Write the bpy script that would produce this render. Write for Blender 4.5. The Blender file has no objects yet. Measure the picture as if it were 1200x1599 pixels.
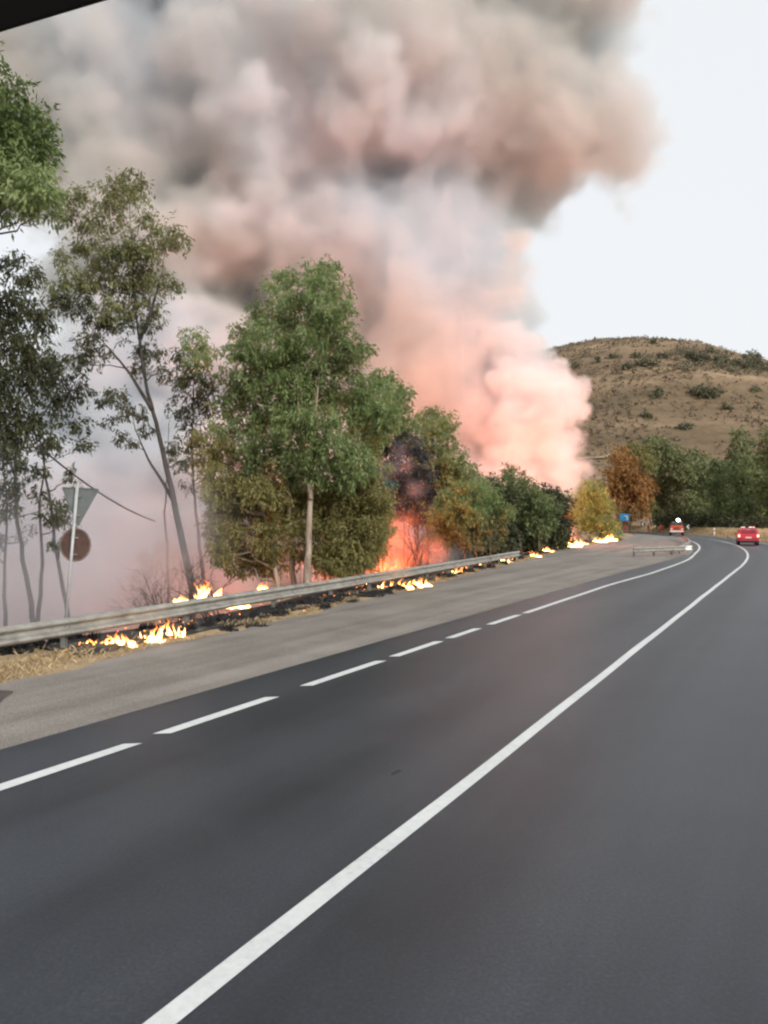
import bpy, bmesh, math, random
import numpy as np
from mathutils import Vector, Matrix, noise as mnoise

R = math.radians
S = bpy.context.scene
COL = S.collection
rng = np.random.default_rng(7)
random.seed(7)

# ------------------------------------------------------------------ camera, sky, sun, exposure
CAM_Z, FPX, HOR = 2.2, 1200.0, 815.0            # metres; focal length and horizon row in pixels of the 1200x1599 photograph
PITCH = math.atan((HOR - 799.5) / FPX)
cd = bpy.data.cameras.new('camera')
cam = bpy.data.objects.new('camera', cd)
COL.objects.link(cam)
cam.location = (0, 0, CAM_Z)
cam.rotation_euler = (R(90) + PITCH, 0, 0)
cd.sensor_fit = 'HORIZONTAL'
cd.sensor_width = 36
cd.lens = 36
cd.clip_start, cd.clip_end = 0.05, 6000
S.camera = cam

SUN_EL, SUN_AZ = R(24), R(142)                   # azimuth clockwise from +Y (view direction): low, from the right and behind
wd = bpy.data.worlds.new('World')
S.world = wd
wd.use_nodes = True
nt = wd.node_tree
nt.nodes.clear()
sky = nt.nodes.new('ShaderNodeTexSky')
sky.sky_type = 'NISHITA'
sky.sun_disc = False
sky.sun_elevation = SUN_EL
sky.sun_rotation = SUN_AZ
sky.air_density = 1.0
sky.dust_density = 4.0
sky.ozone_density = 1.0
veil = nt.nodes.new('ShaderNodeMixRGB')          # thin even high cloud over the clear sky
veil.inputs['Fac'].default_value = 0.86
veil.inputs['Color2'].default_value = (10.0, 10.2, 10.4, 1)
bg = nt.nodes.new('ShaderNodeBackground')
bg.inputs['Strength'].default_value = 0.1
wo = nt.nodes.new('ShaderNodeOutputWorld')
nt.links.new(sky.outputs[0], veil.inputs['Color1'])
nt.links.new(veil.outputs[0], bg.inputs['Color'])
nt.links.new(bg.outputs[0], wo.inputs['Surface'])

sd = bpy.data.lights.new('sun', 'SUN')
sd.energy = 3.6
sd.angle = R(14)
sd.color = (1.0, 0.955, 0.89)
sun = bpy.data.objects.new('sun', sd)
COL.objects.link(sun)
sun_dir = Vector((math.sin(SUN_AZ) * math.cos(SUN_EL), math.cos(SUN_AZ) * math.cos(SUN_EL), math.sin(SUN_EL)))
sun.rotation_euler = sun_dir.to_track_quat('Z', 'Y').to_euler()

S.view_settings.view_transform = 'Standard'
S.view_settings.look = 'None'
S.view_settings.gamma = 1
S.view_settings.use_curve_mapping = False
S.view_settings.exposure = 0.0
cy = S.cycles
cy.use_denoising = True
cy.denoiser = 'OPENIMAGEDENOISE'
cy.max_bounces = 10
cy.diffuse_bounces = 4
cy.glossy_bounces = 2
cy.transmission_bounces = 3
cy.transparent_max_bounces = 24
cy.volume_bounces = 6
cy.volume_step_rate = 2.5
cy.volume_max_steps = 192
cy.sample_clamp_indirect = 4.0
cy.use_light_tree = True
cy.use_adaptive_sampling = True
cy.adaptive_threshold = 0.03
cy.filter_width = 2.3

# ------------------------------------------------------------------ helpers
def at(px, py, Y):
    """the point at depth Y (metres ahead) seen at photograph pixel px, py"""
    x, y, z = px - 600.0, -(py - 799.5), FPX
    c, s = math.cos(PITCH), math.sin(PITCH)
    yy, zz = z * c - y * s, y * c + z * s
    t = Y / yy
    return Vector((x * t, Y, CAM_Z + zz * t))

U = R(28.3)                                       # heading of the straight stretch of road
DV, NV = Vector((math.sin(U), math.cos(U), 0)), Vector((math.cos(U), -math.sin(U), 0))
def sn(s, n, z=0.0):
    """road coordinates: s metres along, n metres to the right"""
    p = DV * s + NV * n
    return Vector((p.x, p.y, z))
def to_sn(x, y):
    return x * DV.x + y * DV.y, x * NV.x + y * NV.y
def centre(s):
    return -2.5 - 0.0017 * max(0.0, s - 40) ** 2
def edge_l(s):
    return centre(s) - 3.3
def interp(pts, s):
    return float(np.interp(s, [p[0] for p in pts], [p[1] for p in pts]))
GRASS = [(-30, -7.6), (0, -9.0), (7, -9.5), (10, -10.0), (14.6, -10.2), (18.6, -10.8), (23.4, -11.2), (33, -12.6), (44, -13.9), (49, -14.5), (65, -17.4), (81, -18.5), (100, -19.8), (125, -22.6), (152, -27.6), (175, -35.5), (260, -90)]
RAIL = [(-8, -9.9), (0, -10.35), (9, -10.8), (18, -11.45), (28.6, -12.4), (41, -13.6)]

def tag(o, label=None, cat=None, group=None, kind=None):
    if label: o['label'] = label
    if cat: o['category'] = cat
    if group: o['group'] = group
    if kind: o['kind'] = kind
    return o
def empty(name, loc, rz=0.0):
    o = bpy.data.objects.new(name, None)
    COL.objects.link(o)
    o.location = loc
    o.rotation_euler = (0, 0, rz)
    o.empty_display_size = 0.2
    return o
def link(name, me, mat=None, parent=None):
    o = bpy.data.objects.new(name, me)
    COL.objects.link(o)
    if mat is not None and not me.materials:
        me.materials.append(mat)
    if parent is not None:
        o.parent = parent
    return o
def mesh_from(name, v, f, smooth=False):
    me = bpy.data.meshes.new(name)
    me.from_pydata([tuple(p) for p in v], [], [tuple(q) for q in f])
    if smooth:
        me.polygons.foreach_set('use_smooth', [True] * len(me.polygons))
    me.update()
    return me
def np_mesh(name, v, f, smooth=False):
    """v (n,3), f (m,4) or (m,3) arrays"""
    me = bpy.data.meshes.new(name)
    v = np.asarray(v, np.float32); f = np.asarray(f, np.int32)
    k = f.shape[1]
    me.vertices.add(len(v)); me.vertices.foreach_set('co', v.ravel())
    me.loops.add(f.size); me.loops.foreach_set('vertex_index', f.ravel())
    me.polygons.add(len(f)); me.polygons.foreach_set('loop_start', np.arange(0, f.size, k, dtype=np.int32))
    me.polygons.foreach_set('loop_total', np.full(len(f), k, np.int32))
    if smooth:
        me.polygons.foreach_set('use_smooth', np.ones(len(f), bool))
    me.update(calc_edges=True)
    me.validate()
    return me
class MB:
    """collects simple solids and links them as one mesh object"""
    def __init__(self): self.v, self.f = [], []
    def add(self, v, f):
        b = len(self.v); self.v += [tuple(p) for p in v]; self.f += [tuple(i + b for i in q) for q in f]; return self
    def box(self, c, size, rz=0.0, taper=1.0):
        sx, sy, sz = (s / 2 for s in size); cs, sn_ = math.cos(rz), math.sin(rz); vs = []
        for z in (-sz, sz):
            t = taper if z > 0 else 1.0
            for x, y in ((-sx, -sy), (sx, -sy), (sx, sy), (-sx, sy)):
                x2, y2 = x * t, y * t
                vs.append((c[0] + x2 * cs - y2 * sn_, c[1] + x2 * sn_ + y2 * cs, c[2] + z))
        return self.add(vs, [(3, 2, 1, 0), (4, 5, 6, 7), (0, 1, 5, 4), (1, 2, 6, 5), (2, 3, 7, 6), (3, 0, 4, 7)])
    def tube(self, pts, radii, n=8, cap=True):
        pts = [Vector(p) for p in pts]; vs, fs = [], []
        if not hasattr(radii, '__len__'): radii = [radii] * len(pts)
        prev = None
        for i, p in enumerate(pts):
            t = (pts[min(i + 1, len(pts) - 1)] - pts[max(i - 1, 0)]).normalized()
            a = prev if prev is not None else (Vector((1, 0, 0)) if abs(t.x) < 0.9 else Vector((0, 1, 0)))
            a = (a - t * a.dot(t)).normalized(); prev = a; b = t.cross(a)
            for k in range(n):
                g = 2 * math.pi * k / n
                vs.append(p + (a * math.cos(g) + b * math.sin(g)) * radii[i])
        for i in range(len(pts) - 1):
            for k in range(n):
                k2 = (k + 1) % n
                fs.append((i * n + k, i * n + k2, (i + 1) * n + k2, (i + 1) * n + k))
        if cap:
            fs.append(tuple(range(n))[::-1]); fs.append(tuple((len(pts) - 1) * n + k for k in range(n)))
        return self.add(vs, fs)
    def prism(self, prof, axis_o, ax, ay, az, depth):
        """2D profile prof in the plane ax, ay, extruded along az"""
        o, ax, ay, az = Vector(axis_o), Vector(ax), Vector(ay), Vector(az); n = len(prof)
        vs = [o + ax * p[0] + ay * p[1] for p in prof] + [o + ax * p[0] + ay * p[1] + az * depth for p in prof]
        return self.add(vs, [tuple(range(n))[::-1], tuple(range(n, 2 * n))] + [(i, (i + 1) % n, n + (i + 1) % n, n + i) for i in range(n)])
    def build(self, name, mat, parent=None, smooth=False, bevel=0.0):
        me = mesh_from(name, self.v, self.f, smooth)
        bm = bmesh.new(); bm.from_mesh(me)
        if bevel > 0:
            bmesh.ops.remove_doubles(bm, verts=bm.verts, dist=1e-5)
            bmesh.ops.bevel(bm, geom=[e for e in bm.edges], offset=bevel, segments=2, affect='EDGES', clamp_overlap=True)
        bmesh.ops.recalc_face_normals(bm, faces=bm.faces); bm.to_mesh(me); bm.free()
        return link(name, me, mat, parent)

# ------------------------------------------------------------------ materials
def new_mat(name):
    m = bpy.data.materials.new(name); m.use_nodes = True
    n = m.node_tree; n.nodes.clear()
    out = n.nodes.new('ShaderNodeOutputMaterial')
    return m, n, out
def N(n, t, **kw):
    o = n.nodes.new(t)
    for k, v in kw.items():
        if k.startswith('i_'):
            key = k[2:]
            o.inputs[int(key) if key.isdigit() else key.replace('_', ' ')].default_value = v
        else: setattr(o, k, v)
    return o
def ramp(n, stops):
    r = n.nodes.new('ShaderNodeValToRGB'); e = r.color_ramp.elements
    while len(e) < len(stops): e.new(0.5)
    for k, (p, c) in enumerate(stops):
        e[k].position = p; e[k].color = (*c, 1) if len(c) == 3 else c
    return r
def simple(name, col, rough=0.6, metal=0.0, var=0.12, scale=6.0, bump=0.0):
    m, n, out = new_mat(name)
    p = N(n, 'ShaderNodeBsdfPrincipled', i_Roughness=rough, i_Metallic=metal)
    tc = N(n, 'ShaderNodeTexCoord')
    nz = N(n, 'ShaderNodeTexNoise', i_Scale=scale, i_Detail=5.0, i_Roughness=0.6)
    n.links.new(tc.outputs['Object'], nz.inputs['Vector'])
    a = tuple(c * (1 - var) for c in col); b = tuple(min(1, c * (1 + var)) for c in col)
    r = ramp(n, [(0.3, a), (0.7, b)])
    n.links.new(nz.outputs['Fac'], r.inputs['Fac']); n.links.new(r.outputs['Color'], p.inputs['Base Color'])
    if bump:
        b_ = N(n, 'ShaderNodeBump', i_Strength=bump, i_Distance=0.02)
        n.links.new(nz.outputs['Fac'], b_.inputs['Height']); n.links.new(b_.outputs['Normal'], p.inputs['Normal'])
    n.links.new(p.outputs[0], out.inputs['Surface'])
    return m
def emit(name, col, strength):
    m, n, out = new_mat(name)
    e = N(n, 'ShaderNodeEmission', i_Strength=strength, i_Color=(*col, 1))
    n.links.new(e.outputs[0], out.inputs['Surface'])
    return m
# ------------------------------------------------------------------ ground, hill, road
def sstep(a, b, x):
    t = min(1.0, max(0.0, (x - a) / (b - a))); return t * t * (3 - 2 * t)
def ground_h(x, y):
    s, n = to_sn(x, y)
    s2 = min(max(s, -30), 230)
    g, c = interp(GRASS, s2), centre(s2)
    g = min(g, c - 4.4)
    dl, dr = g - n, n - (c + 3.9)
    bump = 0.0
    if dl > 0.3 or dr > 0.3:
        bump = mnoise.fractal(Vector((x * 0.25, y * 0.25, 0.3)), 0.9, 2.1, 4) * 0.10
    if dl > 0:
        drop = 2.0 * (1 - 0.9 * sstep(40, 85, s)) * sstep(1.5, 7.5, dl)
        return -0.035 + bump * min(1, dl / 1.5) - drop + 0.07 * sstep(0.0, 0.6, dl)
    if dr > 0:
        return -0.035 + bump + 0.95 * sstep(0.3, 2.6, dr) * sstep(40, 75, s) + 0.012 * max(0, dr - 3)
    return -0.06
def axis(lo, hi, step, far):
    a = list(np.arange(lo, hi + 0.01, step)); d = step; x = hi
    while x < far: d *= 1.5; x += d; a.append(x)
    d = step; x = lo
    while x > -far: d *= 1.5; x -= d; a.insert(0, x)
    return a
xs, ys = axis(-70, 130, 1.25, 2600), axis(-12, 250, 1.25, 2600)
gv = [(x, y, ground_h(x, y)) for y in ys for x in xs]
nx = len(xs)
gf = [(j * nx + i, j * nx + i + 1, (j + 1) * nx + i + 1, (j + 1) * nx + i) for j in range(len(ys) - 1) for i in range(nx - 1)]

def ground_mat():
    m, n, out = new_mat('dry_earth')
    p = N(n, 'ShaderNodeBsdfPrincipled', i_Roughness=0.95)
    tc = N(n, 'ShaderNodeTexCoord')
    a = N(n, 'ShaderNodeTexNoise', i_Scale=0.35, i_Detail=8.0, i_Roughness=0.65)
    b = N(n, 'ShaderNodeTexNoise', i_Scale=7.0, i_Detail=6.0, i_Roughness=0.7)
    for q in (a, b): n.links.new(tc.outputs['Object'], q.inputs['Vector'])
    r1 = ramp(n, [(0.34, (0.20, 0.145, 0.085)), (0.5, (0.36, 0.27, 0.16)), (0.66, (0.47, 0.365, 0.225))])
    r2 = ramp(n, [(0.25, (0.55, 0.52, 0.5)), (0.75, (1.15, 1.12, 1.08))])
    n.links.new(a.outputs['Fac'], r1.inputs['Fac']); n.links.new(b.outputs['Fac'], r2.inputs['Fac'])
    mx = N(n, 'ShaderNodeMixRGB', blend_type='MULTIPLY', i_Fac=1.0)
    n.links.new(r1.outputs[0], mx.inputs[1]); n.links.new(r2.outputs[0], mx.inputs[2])
    n.links.new(mx.outputs[0], p.inputs['Base Color'])
    bp_ = N(n, 'ShaderNodeBump', i_Strength=0.7, i_Distance=0.05)
    n.links.new(b.outputs['Fac'], bp_.inputs['Height']); n.links.new(bp_.outputs[0], p.inputs['Normal'])
    n.links.new(p.outputs[0], out.inputs['Surface'])
    return m
M_EARTH = ground_mat()
tag(link('ground', mesh_from('ground', gv, gf, True), M_EARTH), kind='structure')

# hill
HX = [(-260, 0), (-150, 14), (-60, 50), (20, 76), (60, 88), (91, 95), (108, 99), (129, 100.5), (147, 98.5), (165, 92), (190, 86), (215, 81.5), (300, 66), (420, 60), (560, 20), (680, 0)]
def hill_h(x, y):
    H = interp(HX, x)
    t = (y - 188) / (430 - 188)
    if t <= 1: p = math.sin(min(1, max(0, t)) * math.pi / 2) ** 1.12
    else: p = max(0.0, 1 - ((t - 1) / 1.3) ** 2)
    v = Vector((x * 0.018, y * 0.018, 0))
    rough = mnoise.fractal(v, 0.8, 2.0, 5) * 5.5 + mnoise.fractal(v * 7, 0.8, 2.0, 3) * 0.9
    return H * p + rough * min(1, max(0, t * 3)) * (0.35 + 0.65 * (1 - p)) - 0.5
hx, hy = np.arange(-260, 690, 5.0), np.arange(188, 740, 5.0)
hv = [(x, y, hill_h(x, y)) for y in hy for x in hx]
hn_ = len(hx)
hf = [(j * hn_ + i, j * hn_ + i + 1, (j + 1) * hn_ + i + 1, (j + 1) * hn_ + i) for j in range(len(hy) - 1) for i in range(hn_ - 1)]
def hill_mat():
    m, n, out = new_mat('dry_hillside')
    p = N(n, 'ShaderNodeBsdfPrincipled', i_Roughness=1.0)
    p.inputs['Specular IOR Level'].default_value = 0.1
    tc = N(n, 'ShaderNodeTexCoord')
    mp = N(n, 'ShaderNodeMapping'); mp.inputs['Scale'].default_value = (0.45, 1.0, 3.4)
    n.links.new(tc.outputs['Object'], mp.inputs['Vector'])
    a = N(n, 'ShaderNodeTexNoise', i_Scale=0.022, i_Detail=6.0, i_Roughness=0.62, i_Distortion=0.6)
    n.links.new(mp.outputs[0], a.inputs['Vector'])
    b = N(n, 'ShaderNodeTexNoise', i_Scale=0.5, i_Detail=6.0, i_Roughness=0.75)
    n.links.new(tc.outputs['Object'], b.inputs['Vector'])
    r1 = ramp(n, [(0.36, (0.125, 0.096, 0.062)), (0.47, (0.178, 0.13, 0.085)), (0.56, (0.222, 0.162, 0.106)), (0.68, (0.345, 0.26, 0.16))])
    r2 = ramp(n, [(0.3, (0.72, 0.72, 0.72)), (0.7, (1.15, 1.13, 1.1))])
    n.links.new(a.outputs['Fac'], r1.inputs['Fac']); n.links.new(b.outputs['Fac'], r2.inputs['Fac'])
    mx = N(n, 'ShaderNodeMixRGB', blend_type='MULTIPLY', i_Fac=1.0)
    n.links.new(r1.outputs[0], mx.inputs[1]); n.links.new(r2.outputs[0], mx.inputs[2])
    n.links.new(mx.outputs[0], p.inputs['Base Color'])
    n.links.new(p.outputs[0], out.inputs['Surface'])
    return m
tag(link('hill', mesh_from('hill', hv, hf, True), hill_mat()), kind='structure')

def hill_hit(px, py):
    """where the sight line through that pixel meets the hillside"""
    Y = 195.0
    while Y < 470:
        q = at(px, py, Y)
        if q.z <= hill_h(q.x, q.y): return Vector((q.x, q.y, hill_h(q.x, q.y)))
        Y += 1.0
    return None
# dirt track across the foot of the hill
trk = []
for i in range(26):
    px = 872 + i * 6.5
    py = 722 - 8.0 * min(1, i / 14) + 0.8 * math.sin(i * 0.9)
    q, q2 = hill_hit(px, py + 1.6), hill_hit(px, py - 1.6)
    if q and q2: trk.append((q, q2))
tv, tf = [], []
for i, (q, q2) in enumerate(trk):
    tv += [q + Vector((0, -0.2, 0.35)), q2 + Vector((0, -0.2, 0.35))]
    if i: tf.append((2 * i - 2, 2 * i, 2 * i + 1, 2 * i - 1))
tag(link('dirt_path', mesh_from('dirt_path', tv, tf), simple('pale_dirt', (0.25, 0.19, 0.125), 0.95, 0, 0.25, 0.4)), kind='structure')

# ---- asphalt: u = metres across, kept on the mesh as a UV map so that wheel tracks follow the bend
def ribbon(name, left, right, s_list, z, cols, mat):
    v, f, uv = [], [], []
    for s in s_list:
        a, b = left(s), right(s)
        for k in range(cols + 1):
            n_ = a + (b - a) * k / cols
            v.append(sn(s, n_, z)); uv.append((n_ - centre(s), s))
    c1 = cols + 1
    for j in range(len(s_list) - 1):
        for k in range(cols):
            f.append((j * c1 + k, j * c1 + k + 1, (j + 1) * c1 + k + 1, (j + 1) * c1 + k))
    me = mesh_from(name, v, f)
    ul = me.uv_layers.new(name='road')
    for lp in me.loops: ul.data[lp.index].uv = uv[lp.vertex_index]
    o = link(name, me, mat); tag(o, kind='structure')
    return o
def asphalt(name, c_dark, c_light, rough, tracks, spots):
    m, n, out = new_mat(name)
    p = N(n, 'ShaderNodeBsdfPrincipled')
    tc = N(n, 'ShaderNodeTexCoord'); uvn = N(n, 'ShaderNodeUVMap', uv_map='road')
    mp = N(n, 'ShaderNodeMapping'); mp.inputs['Scale'].default_value = (1.3, 0.06, 1)
    n.links.new(uvn.outputs[0], mp.inputs['Vector'])
    st = N(n, 'ShaderNodeTexNoise', i_Scale=1.0, i_Detail=5.0, i_Roughness=0.6)          # long streaks along the lane
    n.links.new(mp.outputs[0], st.inputs['Vector'])
    pt = N(n, 'ShaderNodeTexNoise', i_Scale=0.5, i_Detail=7.0, i_Roughness=0.65)          # patchy wear
    gr = N(n, 'ShaderNodeTexNoise', i_Scale=42.0, i_Detail=4.0, i_Roughness=0.85)          # stone chips
    for q in (pt, gr): n.links.new(tc.outputs['Object'], q.inputs['Vector'])
    mxa = N(n, 'ShaderNodeMath', operation='MULTIPLY_ADD', i_1=0.55)
    m2 = N(n, 'ShaderNodeMath', operation='MULTIPLY', i_1=0.45)
    n.links.new(pt.outputs['Fac'], m2.inputs[0]); n.links.new(st.outputs['Fac'], mxa.inputs[0]); n.links.new(m2.outputs[0], mxa.inputs[2])
    fac = mxa.outputs[0]
    if tracks:                                                                           # darker polished wheel tracks
        sp = N(n, 'ShaderNodeSeparateXYZ'); n.links.new(uvn.outputs[0], sp.inputs[0])
        w = N(n, 'ShaderNodeMath', operation='MULTIPLY_ADD', i_1=3.7, i_2=2.4); n.links.new(sp.outputs['X'], w.inputs[0])
        c = N(n, 'ShaderNodeMath', operation='SINE'); n.links.new(w.outputs[0], c.inputs[0])
        ad = N(n, 'ShaderNodeMath', operation='MULTIPLY_ADD', i_1=0.075); n.links.new(c.outputs[0], ad.inputs[0]); n.links.new(fac, ad.inputs[2])
        fac = ad.outputs[0]
    r = ramp(n, [(0.36, c_dark), (0.62, c_light)])
    n.links.new(fac, r.inputs['Fac'])
    rg = ramp(n, [(0.3, (0.5, 0.5, 0.5)), (0.52, (1.0, 1.0, 1.0)), (0.7, (1.8, 1.8, 1.76))])
    n.links.new(gr.outputs['Fac'], rg.inputs['Fac'])
    mx = N(n, 'ShaderNodeMixRGB', blend_type='MULTIPLY', i_Fac=1.0)
    n.links.new(r.outputs[0], mx.inputs[1]); n.links.new(rg.outputs[0], mx.inputs[2])
    n.links.new(mx.outputs[0], p.inputs['Base Color'])
    p.inputs['Roughness'].default_value = rough
    bp_ = N(n, 'ShaderNodeBump', i_Strength=0.35, i_Distance=0.004)
    n.links.new(gr.outputs['Fac'], bp_.inputs['Height']); n.links.new(bp_.outputs[0], p.inputs['Normal'])
    n.links.new(p.outputs[0], out.inputs['Surface'])
    return m
S_LIST = list(np.arange(-30, 210, 1.5))
M_ROAD = asphalt('asphalt', (0.0175, 0.021, 0.028), (0.036, 0.042, 0.053), 0.42, True, True)
M_LAY = asphalt('worn_asphalt', (0.118, 0.104, 0.09), (0.25, 0.226, 0.2), 0.75, False, True)
road = ribbon('road', lambda s: edge_l(s) - (1.0 if s < 30 else 1.0 - 0.5 * sstep(30, 60, s)), lambda s: centre(s) + 3.95, S_LIST, 0.0, 8, M_ROAD)
layby_r = lambda s: edge_l(s) - (1.0 if s < 30 else 1.0 - 0.5 * sstep(30, 60, s)) + 0.15
layby = ribbon('layby', lambda s: min(interp(GRASS, s) + 0.12 * math.sin(s * 1.7) + 0.08 * math.sin(s * 4.1 + 1), layby_r(s) - 0.2), layby_r, list(np.arange(-30, 160, 0.5)), -0.004, 6, M_LAY)
def patch(name, pts, z, mat):
    o = link(name, mesh_from(name, [sn(s, n_, z) for s, n_ in pts], [tuple(range(len(pts)))]), mat)
    return tag(o, kind='structure')
p0 = to_sn(-5.3, 9.6)
patch('road_stain', [(p0[0] + 0.55 * math.cos(a) * (1 + 0.2 * math.sin(3 * a)), p0[1] + 0.62 * math.sin(a) * (1 + 0.15 * math.cos(4 * a))) for a in np.arange(0, 6.28, 0.35)],
      0.001, simple('oily_dirt', (0.062, 0.052, 0.044), 0.8, 0, 0.4, 3.0))
for (px, py, rr) in ((620, 1206, 0.055),):
    q = at(px, py, 10); t = -CAM_Z / (q.z - CAM_Z); q = Vector((q.x * t, q.y * t, 0)); s_, n_ = to_sn(q.x, q.y)
    patch('road_stain', [(s_ + rr * 1.4 * math.cos(a) * (1 + 0.3 * math.sin(3 * a + px)), n_ + rr * 0.6 * math.sin(a) * (1 + 0.25 * math.cos(2 * a + py))) for a in np.arange(0, 6.28, 0.35)],
          0.003, simple('tar_stain', (0.028, 0.027, 0.027) if py > 1000 else (0.085, 0.078, 0.072), 0.7, 0, 0.4, 3.0))
# island between the layby exit and the road
isl = [(48.6, -9.9), (49.6, -8.7), (52, -7.2), (54.8, -6.35), (57.5, -6.55), (62, -6.95), (70, -7.85), (80, -9.5), (95, -12.3), (108, -15.2), (100, -15.2), (88, -13.2), (74, -11.6), (62, -10.7), (54, -10.6)]
iv = [sn(s, n_, 0.012) for s, n_ in isl] + [sn(s, n_, -0.03) for s, n_ in isl]
k = len(isl)
tag(link('island', mesh_from('island', iv, [tuple(range(k))] + [(i, k + i, k + (i + 1) % k, (i + 1) % k) for i in range(k)]),
    simple('dusty_gravel', (0.20, 0.175, 0.15), 0.95, 0, 0.3, 2.5, 0.6)), kind='structure')

# burnt ground behind the verge
bs_, bd_ = list(np.arange(8.6, 96, 0.6)), [0, 0.25, 0.6, 1.0, 1.6, 2.4, 3.4, 4.6, 6.0, 8.0]
bv, bf = [], []
for s in bs_:
    e0 = 0.45 + 0.38 * mnoise.noise(Vector((s * 0.55, 1.3, 0))) + 0.2 * mnoise.noise(Vector((s * 2.1, 4.3, 0)))
    for d_ in bd_:
        p = sn(s, interp(GRASS, s) - max(0.12, e0) - d_); bv.append((p.x, p.y, ground_h(p.x, p.y) + 0.022 + 0.035 * max(0, mnoise.noise(Vector((p.x * 2.2, p.y * 2.2, 0))))))
nb_ = len(bd_)
for j in range(len(bs_) - 1):
    for i in range(nb_ - 1): bf.append((j * nb_ + i, (j + 1) * nb_ + i, (j + 1) * nb_ + i + 1, j * nb_ + i + 1))
def burnt_mat():
    m, n, out = new_mat('burnt_ground')
    p = N(n, 'ShaderNodeBsdfPrincipled', i_Roughness=0.95)
    tc = N(n, 'ShaderNodeTexCoord'); a = N(n, 'ShaderNodeTexNoise', i_Scale=1.7, i_Detail=8.0, i_Roughness=0.72); n.links.new(tc.outputs['Object'], a.inputs['Vector'])
    r = ramp(n, [(0.34, (0.010, 0.009, 0.009)), (0.52, (0.030, 0.026, 0.023)), (0.60, (0.10, 0.085, 0.07)), (0.70, (0.26, 0.22, 0.18))])
    n.links.new(a.outputs['Fac'], r.inputs['Fac']); n.links.new(r.outputs[0], p.inputs['Base Color'])
    b_ = N(n, 'ShaderNodeBump', i_Strength=0.9, i_Distance=0.06); n.links.new(a.outputs['Fac'], b_.inputs['Height']); n.links.new(b_.outputs[0], p.inputs['Normal'])
    n.links.new(p.outputs[0], out.inputs['Surface'])
    return m
tag(link('burnt_ground', mesh_from('burnt_ground', bv, bf, True), burnt_mat()), kind='structure')

# painted lines
def paint_mat():
    m, n, out = new_mat('road_paint')
    p = N(n, 'ShaderNodeBsdfPrincipled', i_Roughness=0.6)
    tc = N(n, 'ShaderNodeTexCoord')
    a = N(n, 'ShaderNodeTexNoise', i_Scale=14.0, i_Detail=8.0, i_Roughness=0.75)
    b = N(n, 'ShaderNodeTexNoise', i_Scale=1.1, i_Detail=4.0)
    for q in (a, b): n.links.new(tc.outputs['Object'], q.inputs['Vector'])
    mu = N(n, 'ShaderNodeMath', operation='MULTIPLY_ADD', i_1=0.4); n.links.new(b.outputs['Fac'], mu.inputs[0])
    m2 = N(n, 'ShaderNodeMath', operation='MULTIPLY', i_1=0.6); n.links.new(a.outputs['Fac'], m2.inputs[0]); n.links.new(m2.outputs[0], mu.inputs[2])
    r = ramp(n, [(0.31, (0.22, 0.22, 0.22)), (0.40, (0.52, 0.54, 0.535)), (0.62, (0.64, 0.665, 0.655))])
    n.links.new(mu.outputs[0], r.inputs['Fac']); n.links.new(r.outputs[0], p.inputs['Base Color'])
    n.links.new(p.outputs[0], out.inputs['Surface'])
    return m
M_PAINT = paint_mat()
def line(name, cfun, s0, s1, w, step=0.8, parent=road):
    ss = list(np.arange(s0, s1, step)) + [s1]
    v, f = [], []
    for i, s in enumerate(ss):
        j = 0.006 * math.sin(s * 9.1) + 0.004 * math.sin(s * 23)
        skew = w * 0.35 if i in (0, len(ss) - 1) else 0
        v += [sn(s - skew, cfun(s) - w / 2 + j, 0.004), sn(s + skew, cfun(s) + w / 2 + j * 0.5, 0.004)]
        if i: f.append((2 * i - 2, 2 * i - 1, 2 * i + 1, 2 * i))
    return link(name, mesh_from(name, v, f), M_PAINT, parent)
line('centre_line', lambda s: centre(s) + 0.03, -20, 205, 0.128)
for s0, s1 in ((-5.2, -3.3), (-2.4, -0.5), (0.2, 1.9), (2.45, 3.9 + 1.65), (5.95, 7.85), (8.6, 10.7), (11.15, 12.95), (13.4, 14.9), (15.6, 17.5)):
    line('edge_dash', lambda s: edge_l(s) - 0.02, s0, s1, 0.15)
line('edge_line', lambda s: edge_l(s) + 0.28 * sstep(26, 36, s) * (1 - sstep(46, 60, s)), 17.95, 205, 0.15)
line('verge_line', lambda s: centre(s) + 3.35, -20, 205, 0.14)
# ------------------------------------------------------------------ trees
def leaf_mat(name, c1, c2, c3, trans=0.3):
    m, n, out = new_mat(name)
    g = N(n, 'ShaderNodeNewGeometry')
    tc = N(n, 'ShaderNodeTexCoord')
    nz = N(n, 'ShaderNodeTexNoise', i_Scale=0.55, i_Detail=3.0)
    n.links.new(tc.outputs['Object'], nz.inputs['Vector'])
    mu = N(n, 'ShaderNodeMath', operation='MULTIPLY_ADD', i_1=0.55); n.links.new(g.outputs['Random Per Island'], mu.inputs[0])
    m2 = N(n, 'ShaderNodeMath', operation='MULTIPLY_ADD', i_1=1.1, i_2=-0.32); n.links.new(nz.outputs['Fac'], m2.inputs[0]); n.links.new(m2.outputs[0], mu.inputs[2])
    r = ramp(n, [(0.15, c1), (0.5, c2), (0.9, c3)])
    n.links.new(mu.outputs[0], r.inputs['Fac'])
    p = N(n, 'ShaderNodeBsdfPrincipled', i_Roughness=0.55)
    p.inputs['Specular IOR Level'].default_value = 0.3
    t = N(n, 'ShaderNodeBsdfTranslucent')
    n.links.new(r.outputs[0], p.inputs['Base Color']); n.links.new(r.outputs[0], t.inputs['Color'])
    mx = N(n, 'ShaderNodeMixShader', i_Fac=trans)
    n.links.new(p.outputs[0], mx.inputs[1]); n.links.new(t.outputs[0], mx.inputs[2])
    n.links.new(mx.outputs[0], out.inputs['Surface'])
    return m
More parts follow.
